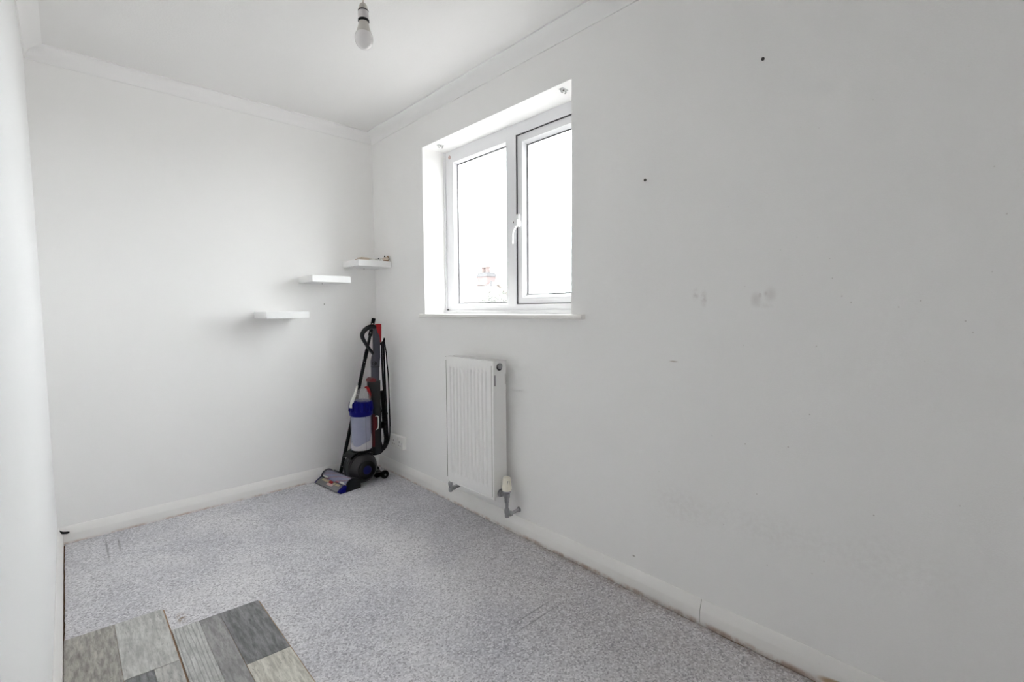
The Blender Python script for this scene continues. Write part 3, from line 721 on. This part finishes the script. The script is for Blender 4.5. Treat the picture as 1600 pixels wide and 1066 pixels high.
# ------------------------------------------------------------------ screws left in the walls
for loc, ax, lab in (((0, -2.5748, 1.9072), (-1, 0, 0), 'dark screw in the wall high to the right of the window'),
                     ((0, -2.1676, 1.6194), (-1, 0, 0), 'dark screw in the wall just right of the window'),
                     ((-0.3742, 0, 1.1761), (0, -1, 0), 'tiny dark screw in the far wall between the lower shelves')):
    k = 0.6 if loc[1] == 0 else 1.0
    a = Vector(ax); tilt = Vector((0, -0.35, -0.35)) if a.x else Vector((0.2, 0, -0.2))
    t = thing('wall_screw', loc, lab, 'screw', 'screws left in the walls')
    obj('shank', MB().cyl(Vector(loc)-a*0.004, Vector(loc)+(a+tilt)*0.012*k, 0.0026*k, seg=10), 'screw', t, smooth=40)
    obj('head', MB().lathe([(0.0028*k, 0), (0.0052*k, 0.0025*k), (0.0048*k, 0.004*k)], Vector(loc)+(a+tilt)*0.010*k, a+tilt, 12), 'screw', t, smooth=40)

ce = thing('cable_stub', (-1.685, -0.022, 0.055), 'short black cable stub on the skirting in the left corner', 'cable')
obj('sheath', MB().tube([(-1.704, -0.0215, 0.0735), (-1.697, -0.0225, 0.067), (-1.689, -0.023, 0.0615), (-1.671, -0.0235, 0.0575)], [0.0045, 0.0048, 0.0052, 0.0052], 10, 4), 'black', ce, smooth=60)
obj('end_cap', MB().cyl((-1.672, -0.0235, 0.0577), (-1.666, -0.0237, 0.0569), 0.0040, seg=12), 'rubber', ce, smooth=40)

# ------------------------------------------------------------------ loose laminate boards
def board(name, label, core, planks, tongue):
    bx_, by_ = core[0]
    t = thing(name, (bx_, by_, 0), label, 'laminate board', 'loose laminate boards on the carpet')
    obj('core', MB().prism(core, 'z', 0.0002, 0.0066), 'hdf', t)
    for poly, mat in planks:
        obj('plank', MB().prism(poly, 'z', 0.0066, 0.0088), mat, t, bevel=0.0006, bseg=1)
    if tongue: obj('tongue', MB().prism(tongue, 'z', 0.0025, 0.0046), 'hdf', t)
g = 0.00025
# rows run toward the camera (-y)
A = [(-1.6885, -2.30), (-1.4125, -2.30), (-1.4160, -0.985), (-1.6885, -0.966)]
board('laminate_board', 'loose laminate board touching the left skirting, taupe and pale grey planks', A, [
    ([(-1.6885, -2.30), (-1.554-g, -2.30), (-1.555-g, -0.9752), (-1.6885, -0.966)], 'w1'),
    ([(-1.5475, -1.335), (-1.4150, -1.349), (-1.4160, -0.985), (-1.555+g, -0.9752), (-1.5545+g, -1.3345)], 'w2'),
    ([(-1.554+g, -1.90), (-1.4805-g, -1.90), (-1.4805-g, -1.3435), (-1.554+g, -1.3365)], 'w3'),
    ([(-1.4805+g, -1.90), (-1.4125, -1.90), (-1.4150, -1.3505), (-1.4805+g, -1.3445)], 'w4'),
    ([(-1.554+g, -2.30), (-1.4125, -2.30), (-1.4125, -1.902), (-1.554+g, -1.902)], 'w1')],
    [(-1.4127, -2.30), (-1.4085, -2.30), (-1.4115, -0.988), (-1.4162, -0.988)])
B = [(-1.4070, -2.50), (-1.1300, -2.50), (-1.1375, -1.1772), (-1.4100, -1.1570)]
board('laminate_board', 'loose laminate board with charcoal and cream planks, set back farther right', B, [
    ([(-1.4070, -2.50), (-1.3277-g, -2.50), (-1.3305-g, -1.1629), (-1.4100, -1.1570)], 'w5'),
    ([(-1.3277+g, -2.50), (-1.2625-g, -2.50), (-1.2660-g, -1.1677), (-1.3305+g, -1.1629)], 'w6'),
    ([(-1.2640+g, -1.5225), (-1.1345, -1.5325), (-1.1375, -1.1772), (-1.2660+g, -1.1677)], 'w7'),
    ([(-1.2625+g, -2.10), (-1.1312, -2.10), (-1.1345, -1.5337), (-1.2640+g, -1.5237)], 'w8'),
    ([(-1.2625+g, -2.50), (-1.1300, -2.50), (-1.1312, -2.102), (-1.2625+g, -2.102)], 'w6')],
    [(-1.1302, -2.50), (-1.1255, -2.50), (-1.1330, -1.180), (-1.1377, -1.180)])

# ------------------------------------------------------------------ pendant lamp
PX, PY = -0.8455, -1.60
pl = thing('pendant_lamp', (PX, PY, H), 'bare white bulb in a lampholder hanging from the ceiling', 'lamp')
obj('ceiling_rose', MB().lathe([(0.047, 0), (0.047, 0.006), (0.040, 0.018), (0.020, 0.026), (0.008, 0.030)], (PX, PY, H), (0, 0, -1), 32), 'holder2', pl, smooth=40)
obj('flex', MB().cyl((PX, PY, H-0.02), (PX, PY, 2.155), 0.0026, seg=12), 'holder', pl, smooth=40)
lh = obj('lampholder', MB().lathe([(0.005, 2.163), (0.0095, 2.161), (0.0135, 2.154), (0.0152, 2.145), (0.0155, 2.140)], (PX, PY, 0), (0, 0, 1), 28), 'holder', pl, smooth=50)
obj('upper_ring', MB().lathe([(0.0165, 2.1405), (0.0175, 2.139), (0.0175, 2.1365)], (PX, PY, 0), (0, 0, 1), 28), 'black', lh, smooth=40)
obj('skirt', MB().lathe([(0.0165, 2.1365), (0.0178, 2.134), (0.0178, 2.112), (0.0172, 2.110)], (PX, PY, 0), (0, 0, 1), 28), 'holder2', lh, smooth=40)
obj('lower_ring', MB().lathe([(0.0172, 2.1105), (0.0185, 2.109), (0.0185, 2.1035), (0.0160, 2.1025)], (PX, PY, 0), (0, 0, 1), 28), 'black', lh, smooth=40)
bn = obj('bulb', MB().lathe([(0.0155, 2.104), (0.0165, 2.098), (0.0190, 2.086), (0.0235, 2.072), (0.0262, 2.0645)], (PX, PY, 0), (0, 0, 1), 36), 'bulbneck', pl, smooth=50)
gp = [(0.0265, 2.0645)]
for k in range(1, 15):
    a = math.radians(28 - k*118/14.5); gp.append((0.0305*math.cos(a), 2.0482+0.0335*math.sin(a)))
gp.append((0.0005, 2.0147))
obj('globe', MB().lathe(gp, (PX, PY, 0), (0, 0, 1), 40), 'bulb', bn, smooth=60)

# ------------------------------------------------------------------ black pole leaning in the corner
pole = thing('extension_pole', (-0.316, -0.031, 0), 'thin black tube leaning in the corner behind the vacuum cleaner', 'pole')
pa, pb = Vector((-0.314, -0.0312, 0.004)), Vector((-0.0375, -0.034, 1.074))
def on(t): return pa + (pb-pa)*t
obj('tube', MB().cyl(on(0), on(0.80), 0.0118, 0.0118, 16).cyl(on(0.79), on(0.97), 0.0100, 0.0100, 16), 'black', pole, smooth=40)
obj('collar', MB().cyl(on(0.885), on(0.925), 0.0145, 0.0135, 16), 'rubber', pole, smooth=40)
obj('collar', MB().cyl(on(0.74), on(0.80), 0.0135, 0.0125, 16), 'rubber', pole, smooth=40)
tip = obj('end_piece', MB().cyl(on(0.945), on(1.0), 0.0125, 0.0135, 16), 'black', pole, smooth=40)
vdir = Vector((-0.42, -0.90, 0)).normalized()
for tq, rr_, hh in ((0.965, 0.0042, 0.0132), (0.905, 0.0028, 0.0142), (0.715, 0.0022, 0.0122), (0.51, 0.0022, 0.0122), (0.115, 0.0024, 0.0122), (0.06, 0.0024, 0.0122)):  # pale discs standing in for holes through the tube
    p = on(tq); obj('hole_disc', MB().cyl(p+vdir*hh*0.9, p+vdir*hh*1.08, rr_, seg=12), 'whiteplastic', pole, smooth=40)

# ------------------------------------------------------------------ upright vacuum cleaner (faces the left wall)
VYc = -0.23
vac = thing('vacuum_cleaner', (-0.255, VYc, 0), 'upright ball vacuum cleaner with blue and clear bin standing in the corner', 'vacuum cleaner')
BX, BZ = -0.2600, 0.1045
bp_ = []
for k in range(0, 41):
    s = -0.092 + 0.184*k/40
    r = 0.1045*math.sqrt(max(0, 1-(s/0.118)**2))
    if k in (9, 10, 14, 15, 19, 21, 25, 26, 30, 31): r -= 0.006
    bp_.append((r, s))
bp_ = [(0.055, -0.097)] + bp_ + [(0.055, 0.097)]
ball = obj('ball', MB().lathe(bp_, (BX, VYc, BZ), (0, -1, 0), 48), 'ball', vac, smooth=25)
for s in (-1, 1):
    obj('ball_disc', MB().lathe([(0.032, 0.094), (0.031, 0.1), (0.024, 0.106), (0.010, 0.109), (0.003, 0.1095)], (BX, VYc, BZ), (0, -s, 0), 32), 'deepblue', ball, smooth=40)
    obj('ball_ring', MB().lathe([(0.062, 0.088), (0.060, 0.097), (0.050, 0.102), (0.040, 0.102)], (BX, VYc, BZ), (0, -s, 0), 36), 'black', ball, smooth=30)
# yoke over the ball that carries the bin
yk = MB(); R1, R2 = 0.108, 0.124
arc = [math.radians(a) for a in range(48, 141, 6)]
poly = [(BX+R1*math.cos(a), BZ+R1*math.sin(a)) for a in arc] + [(BX+R2*math.cos(a), BZ+R2*math.sin(a)*0.96) for a in reversed(arc)]
yk.prism(poly, 'y', VYc-0.055, VYc+0.055)
yk.lathe([(0.052, 0.196), (0.066, 0.203), (0.070, 0.214), (0.069, 0.222)], (-0.246, VYc, 0), (0, 0, 1), 36)
obj('rear_link', MB().tube([(-0.185, VYc, 0.060), (-0.150, VYc, 0.040), (-0.125, VYc, 0.033)], 0.016, 10, 4), 'black', vac, smooth=50)
obj('yoke', yk, 'black', vac, smooth=40)
# clear bin
CX = -0.246
binp = obj('bin', MB().lathe([(0.062, 0.219), (0.0665, 0.224), (0.0675, 0.30), (0.0675, 0.40), (0.0665, 0.448)], (CX, VYc, 0), (0, 0, 1), 48), 'bin', vac, smooth=40)
obj('shroud', MB().lathe([(0.050, 0.235), (0.056, 0.27), (0.0600, 0.30), (0.0600, 0.448)], (CX, VYc, 0), (0, 0, 1), 40), 'purple', binp, smooth=40)
dv = []; df = []; seg = 40
for i in range(seg):
    a = 2*math.pi*i/seg; zt = 0.268 + 0.024*math.cos(a-0.1) + 0.006*math.sin(3*a) + (0.022 if math.cos(a-0.1) > 0.6 else 0)
    dv += [(CX+0.0610*math.cos(a), VYc+0.0610*math.sin(a), 0.222), (CX+0.0650*math.cos(a), VYc+0.0650*math.sin(a), 0.232), (CX+0.0655*math.cos(a), VYc+0.0655*math.sin(a), zt)]
dv += [(CX, VYc, 0.222), (CX, VYc, 0.268)]; c0, c1 = len(dv)-2, len(dv)-1
for i in range(seg):
    j = (i+1) % seg; p, q = i*3, j*3
    df += [(p, q, q+1, p+1), (p+1, q+1, q+2, p+2), (p, c0, q), (p+2, q+2, c1)]
du = obj('dust', MB().add(dv, df), 'dust', binp, smooth=60); du['kind'] = 'stuff'
obj('bin_seam', MB().box((CX-0.001, VYc-0.0682, 0.226), (CX+0.0015, VYc-0.0665, 0.446)), 'dome', binp)
# blue cyclone crown
cyc = obj('cyclone', MB().lathe([(0.068, 0.444), (0.0735, 0.450), (0.0735, 0.470), (0.066, 0.490), (0.064, 0.530), (0.050, 0.545), (0.020, 0.548)], (CX+0.002, VYc, 0), (0, 0, 1), 48), 'blue', vac, smooth=40)
for k in range(12):
    a = 2*math.pi*k/12+0.2
    obj('cyclone_cone', MB().lathe([(0.007, 0), (0.0125, 0.008), (0.0145, 0.055), (0.013, 0.062), (0.008, 0.066)], (CX+0.002+0.0680*math.cos(a), VYc+0.0680*math.sin(a), 0.472), (-0.12*math.cos(a), -0.12*math.sin(a), 1), 14), 'blue', cyc, smooth=40)
dm = obj('clear_dome', MB().lathe([(0.0600, 0.540), (0.0570, 0.566), (0.0480, 0.590), (0.0330, 0.608), (0.018, 0.618), (0.004, 0.620)], (CX+0.012, VYc, 0), (0, 0, 1), 40), 'dome', vac, smooth=50)
obj('white_fin', MB().tube([(-0.3150, VYc-0.01, 0.505), (-0.3080, VYc-0.01, 0.545), (-0.2890, VYc-0.008, 0.580), (-0.2740, VYc-0.005, 0.620), (-0.2660, VYc-0.004, 0.645)], [0.013, 0.012, 0.010, 0.007, 0.0055], 12, 4), 'whiteplastic', vac, smooth=60)
obj('release_catch', MB().tube([(-0.222, VYc-0.02, 0.628), (-0.205, VYc-0.02, 0.624), (-0.197, VYc-0.022, 0.600), (-0.189, VYc-0.024, 0.575), (-0.191, VYc-0.024, 0.553)], [0.005, 0.009, 0.0095, 0.007, 0.005], 10, 4), 'red', vac, smooth=60)
# spine
sp = MB()
def slab(pts, hw0):
    """stack of rounded rectangular sections: (xmin, xmax, z, half width)"""
    mb = MB(); vs_ = []; n = 16
    for x0, x1, z, hw_ in pts:
        cx, rx = (x0+x1)/2, (x1-x0)/2
        for i in range(n):
            a = 2*math.pi*(i+0.5)/n; c_, s_ = math.cos(a), math.sin(a); e = 0.55
            vs_.append((cx+rx*math.copysign(abs(c_)**e, c_), VYc+hw_*math.copysign(abs(s_)**e, s_), z))
    fs_ = [(k*n+i, k*n+(i+1) % n, (k+1)*n+(i+1) % n, (k+1)*n+i) for k in range(len(pts)-1) for i in range(n)]
    fs_ += [tuple(range(n-1, -1, -1)), tuple(range((len(pts)-1)*n, len(pts)*n))]
    return mb.add(vs_, fs_)
spine = obj('spine', slab([(-0.178, -0.118, 0.165, 0.030), (-0.177, -0.112, 0.24, 0.030), (-0.174, -0.110, 0.46, 0.030), (-0.182, -0.112, 0.56, 0.032), (-0.190, -0.110, 0.62, 0.032), (-0.190, -0.108, 0.664, 0.030)], 0), 'grey2', vac, smooth=50)
obj('spine_cap', MB().prism([(-0.1905, 0.660), (-0.150, 0.656), (-0.144, 0.676), (-0.170, 0.687), (-0.189, 0.676)], 'y', VYc-0.031, VYc+0.031), 'maroon', spine, bevel=0.003)
obj('bin_strip', MB().prism([(-0.1835, 0.225), (-0.1715, 0.225), (-0.1680, 0.445), (-0.1790, 0.445)], 'y', VYc-0.042, VYc-0.020), 'maroon', spine, bevel=0.003)
obj('bin_strip', MB().prism([(-0.1715, 0.335), (-0.1510, 0.335), (-0.1490, 0.428), (-0.1680, 0.428)], 'y', VYc-0.036, VYc-0.020), 'maroon', spine, bevel=0.003)
obj('carry_loop', MB().tube([(-0.163, VYc-0.040, 0.4300), (-0.148, VYc-0.040, 0.428), (-0.1430, VYc-0.040, 0.415), (-0.1440, VYc-0.040, 0.365), (-0.148, VYc-0.040, 0.346), (-0.160, VYc-0.040, 0.341)], 0.0035, 8, 4), 'whiteplastic', spine, smooth=60)
neck = obj('wand', slab([(-0.164, -0.112, 0.655, 0.019), (-0.163, -0.110, 0.757, 0.019), (-0.1635, -0.108, 0.7575, 0.021), (-0.163, -0.106, 0.79, 0.022), (-0.158, -0.102, 0.82, 0.021), (-0.147, -0.102, 0.85, 0.019), (-0.146, -0.100, 0.92, 0.018), (-0.145, -0.098, 0.975, 0.017), (-0.140, -0.104, 1.010, 0.014)], 0), 'grey', vac, smooth=50)
obj('wand_joint', MB().lathe([(0.0290, 0.754), (0.0295, 0.757), (0.0290, 0.759)], (-0.1355, VYc, 0), (0, 0, 1), 24), 'black', neck, smooth=40)
obj('wand_button', MB().lathe([(0.015, 0), (0.015, 0.003), (0.011, 0.004), (0.011, 0.001), (0.005, 0.001), (0.005, 0.004)], (-0.150, VYc-0.0195, 0.7800), (-0.45, -0.9, 0), 20), 'black', neck, smooth=40)
obj('hand_cap', slab([(-0.110, -0.090, 0.918, 0.014), (-0.118, -0.090, 0.95, 0.016), (-0.126, -0.089, 0.985, 0.018), (-0.130, -0.088, 1.02, 0.018), (-0.127, -0.088, 1.037, 0.017), (-0.120, -0.092, 1.041, 0.013)], 0), 'red', vac, smooth=50)
hl = obj('handle_loop', MB().tube([(-0.118, VYc, 1.014), (-0.145, VYc, 1.024), (-0.178, VYc, 1.018), (-0.205, VYc, 1.000), (-0.2200, VYc, 0.978), (-0.2210, VYc, 0.957), (-0.211, VYc, 0.935), (-0.188, VYc, 0.897), (-0.165, VYc, 0.865), (-0.146, VYc, 0.842)],
    [0.0125, 0.0160, 0.0155, 0.0150, 0.0140, 0.0130, 0.0120, 0.0110, 0.0105, 0.0105], 14, 4), 'grey2', vac, smooth=60)
obj('switch', MB().box((-0.160, VYc-0.008, 1.034), (-0.142, VYc+0.008, 1.0385)), 'red', hl, bevel=0.002)
# hose, cable and hooks at the back
hose_pts = [(-0.088, VYc+0.01, 0.585), (-0.082, VYc, 0.50), (-0.083, VYc-0.005, 0.42), (-0.078, VYc-0.01, 0.33), (-0.073, VYc-0.012, 0.265), (-0.080, VYc-0.012, 0.218), (-0.105, VYc-0.01, 0.190), (-0.145, VYc, 0.186)]
hs = MB().tube(hose_pts, 0.0155, 14, 5)
hose = obj('hose', hs, 'black', vac, smooth=60)
Pq = [Vector(p) for p in hose_pts]
rb = MB()
for k in range(len(Pq)-1):
    n_ = max(2, int((Pq[k+1]-Pq[k]).length/0.008))
    for s in range(n_):
        p = Pq[k].lerp(Pq[k+1], s/n_); d = (Pq[k+1]-Pq[k]).normalized()
        rb.lathe([(0.0160, -0.0016), (0.0182, 0), (0.0160, 0.0016)], p, d, 14)
obj('hose_ribs', rb, 'black', hose, smooth=60)
lb = MB().box((-0.112, VYc-0.020, 0.333), (-0.080, VYc+0.02, 0.375)).prism([(-0.150, 0.160), (-0.110, 0.168), (-0.098, 0.195), (-0.110, 0.232), (-0.125, 0.300), (-0.128, 0.375), (-0.150, 0.375)], 'y', VYc-0.024, VYc+0.024)
obj('hose_cradle', lb, 'black', vac, bevel=0.005)
obj('cable_hook', MB().tube([(-0.100, VYc, 0.905), (-0.080, VYc, 0.912), (-0.068, VYc, 0.925), (-0.064, VYc, 0.945)], [0.009, 0.008, 0.007, 0.005], 10, 4), 'black', vac, smooth=60)
obj('cable_hook', MB().tube([(-0.105, VYc, 0.452), (-0.082, VYc, 0.446), (-0.064, VYc, 0.436), (-0.056, VYc, 0.420)], [0.009, 0.008, 0.007, 0.005], 10, 4), 'black', vac, smooth=60)
cb = MB(); rnd = random.Random(11)
for k in range(7):
    y = VYc-0.020+0.0065*k; xo = -0.094+0.0045*k; xb = -0.088+0.0060*k; zb = 0.50-0.030*k if k < 3 else 0.42-0.05*(k-3)
    cb.tube([(xo+0.004, y, 0.920), (xo-0.004, y, 0.88), (xo-0.002+rnd.uniform(-.003, .003), y, 0.70), (xb, y, zb+0.05), (xb+0.004, y+0.002, zb), (xb+0.008, y+0.004, zb+0.06), (xo+0.014, y+0.004, 0.70), (xo+0.012, y+0.003, 0.885), (xo+0.006, y+0.002, 0.922)], 0.0036, 7, 5)
cb.tube([(-0.070, VYc-0.01, 0.922), (-0.060, VYc-0.012, 0.85), (-0.056, VYc-0.012, 0.78), (-0.050, VYc-0.014, 0.70), (-0.047, VYc-0.014, 0.58), (-0.046, VYc-0.014, 0.45), (-0.046, VYc-0.014, 0.34), (-0.050, VYc-0.014, 0.27), (-0.060, VYc-0.012, 0.225), (-0.078, VYc-0.01, 0.198)], 0.0042, 8, 4)
obj('power_cable', cb, 'rubber', vac, smooth=60)
# rear stand wheels
for yy in (VYc-0.055, VYc+0.075):
    wh = obj('rear_wheel', MB().lathe([(0.020, -0.011), (0.0275, -0.008), (0.0285, 0), (0.0275, 0.008), (0.020, 0.011)], (-0.116, yy, 0.0287), (0, -1, 0), 24), 'black', vac, smooth=40)
    obj('wheel_hub', MB().lathe([(0.007, 0.010), (0.006, 0.0135)], (-0.116, yy, 0.0287), (0, -1, 0), 14), 'chrome', wh, smooth=40)
obj('axle', MB().cyl((-0.116, VYc+0.07, 0.0287), (-0.116, VYc-0.05, 0.0287), 0.008).box((-0.165, VYc-0.035, 0.012), (-0.118, VYc+0.055, 0.042)), 'black', vac, smooth=40)
# cleaner head
HC = Vector((-0.3935, -0.1900, 0)); U = Vector((0.1415, -0.9899, 0)); N = Vector((-0.9899, -0.1415, 0))
def headmesh(prof, a, b):
    n = len(prof); vs_ = [HC+U*a+N*p+Vector((0, 0, z)) for p, z in prof] + [HC+U*b+N*p+Vector((0, 0, z)) for p, z in prof]
    return MB().add(vs_, [tuple(range(n-1, -1, -1)), tuple(range(n, 2*n))] + [(i, (i+1) % n, n+(i+1) % n, n+i) for i in range(n)])
hl2 = 0.152
HO = []
for k in range(11):
    a = math.radians(178-k*16.0); HO.append((-0.012+0.043*math.cos(a), 0.034+0.040*math.sin(a)))
head = obj('head_base', headmesh([(-0.062, 0.002), (0.072, 0.002), (0.074, 0.012), (0.030, 0.020), (-0.050, 0.020), (-0.062, 0.03)], -hl2+0.004, hl2-0.010), 'black', vac, bevel=0.002)
obj('brush_cover', headmesh([(p, z) for p, z in HO] + [(p*0.93-0.001, z-0.002) for p, z in reversed(HO)], -hl2+0.006, hl2-0.012), 'cover', head, smooth=50)
obj('brush_roll', MB().lathe([(0.010, -hl2+0.012), (0.031, -hl2+0.014), (0.031, hl2-0.020), (0.010, hl2-0.018)], HC+N*-0.012+Vector((0, 0, 0.036)), U, 28), 'brush', head, smooth=50)
endp = [(-0.066, 0.0015), (0.040, 0.0015), (0.040, 0.020), (0.034, 0.040)] + [(-0.012+0.046*math.cos(math.radians(a)), 0.034+0.043*math.sin(math.radians(a))) for a in range(20, 171, 15)] + [(-0.066, 0.030)]
obj('end_cap', headmesh(endp, hl2-0.014, hl2), 'black', head, bevel=0.002)
obj('end_cap', headmesh(endp, -hl2, -hl2+0.010), 'black', head, bevel=0.002)
obj('rear_cover', headmesh([(-0.070, 0.006), (-0.046, 0.006), (-0.046, 0.064), (-0.054, 0.062), (-0.066, 0.040)], -hl2+0.02, hl2-0.002), 'black', head, bevel=0.003)
obj('bumper', headmesh([(0.030, 0.003), (0.078, 0.003), (0.080, 0.010), (0.070, 0.018), (0.036, 0.036), (0.030, 0.034)], -hl2+0.012, hl2-0.034), 'bumper', head, bevel=0.002)
cornr = [(0.028, 0.0015), (0.074, 0.0015), (0.082, 0.006), (0.080, 0.013), (0.066, 0.024), (0.038, 0.040), (0.028, 0.040)]
obj('blue_corner', headmesh(cornr, hl2-0.034, hl2-0.001), 'blue', head, bevel=0.004)
obj('blue_corner', headmesh(cornr, -hl2+0.001, -hl2+0.010), 'deepblue', head, bevel=0.004)
for a, b in ((-0.110, -0.060), (-0.056, -0.035), (0.020, 0.040), (0.048, 0.090)):
    obj('gold_strip', headmesh([(0.040, 0.030), (0.052, 0.0255), (0.0530, 0.0285), (0.041, 0.0350)], a, b), 'gold', head)
obj('red_button', headmesh([(0.034, 0.030), (0.050, 0.024), (0.0535, 0.0320), (0.038, 0.0400)], -0.030, 0.008), 'red', head, bevel=0.003)
obj('pink_panel', headmesh([(0.050, 0.0180), (0.0665, 0.0150), (0.0680, 0.0210), (0.0520, 0.0275)], -0.034, 0.030), 'pinkcap', head, bevel=0.001)
for a, b in ((-0.130, -0.075), (0.070, 0.112)):
    obj('cover_latch', headmesh([(0.026, 0.040), (0.034, 0.042), (0.0325, 0.0490), (0.025, 0.0500)], a, b), 'whiteplastic', head, bevel=0.001)
obj('head_neck', MB().tube([HC+N*-0.040+Vector((0, 0, 0.03)), HC+N*-0.075+Vector((0.01, 0, 0.040)), (-0.300, -0.212, 0.060)], [0.030, 0.030, 0.040], 14, 4, 1.3), 'black', head, smooth=60)
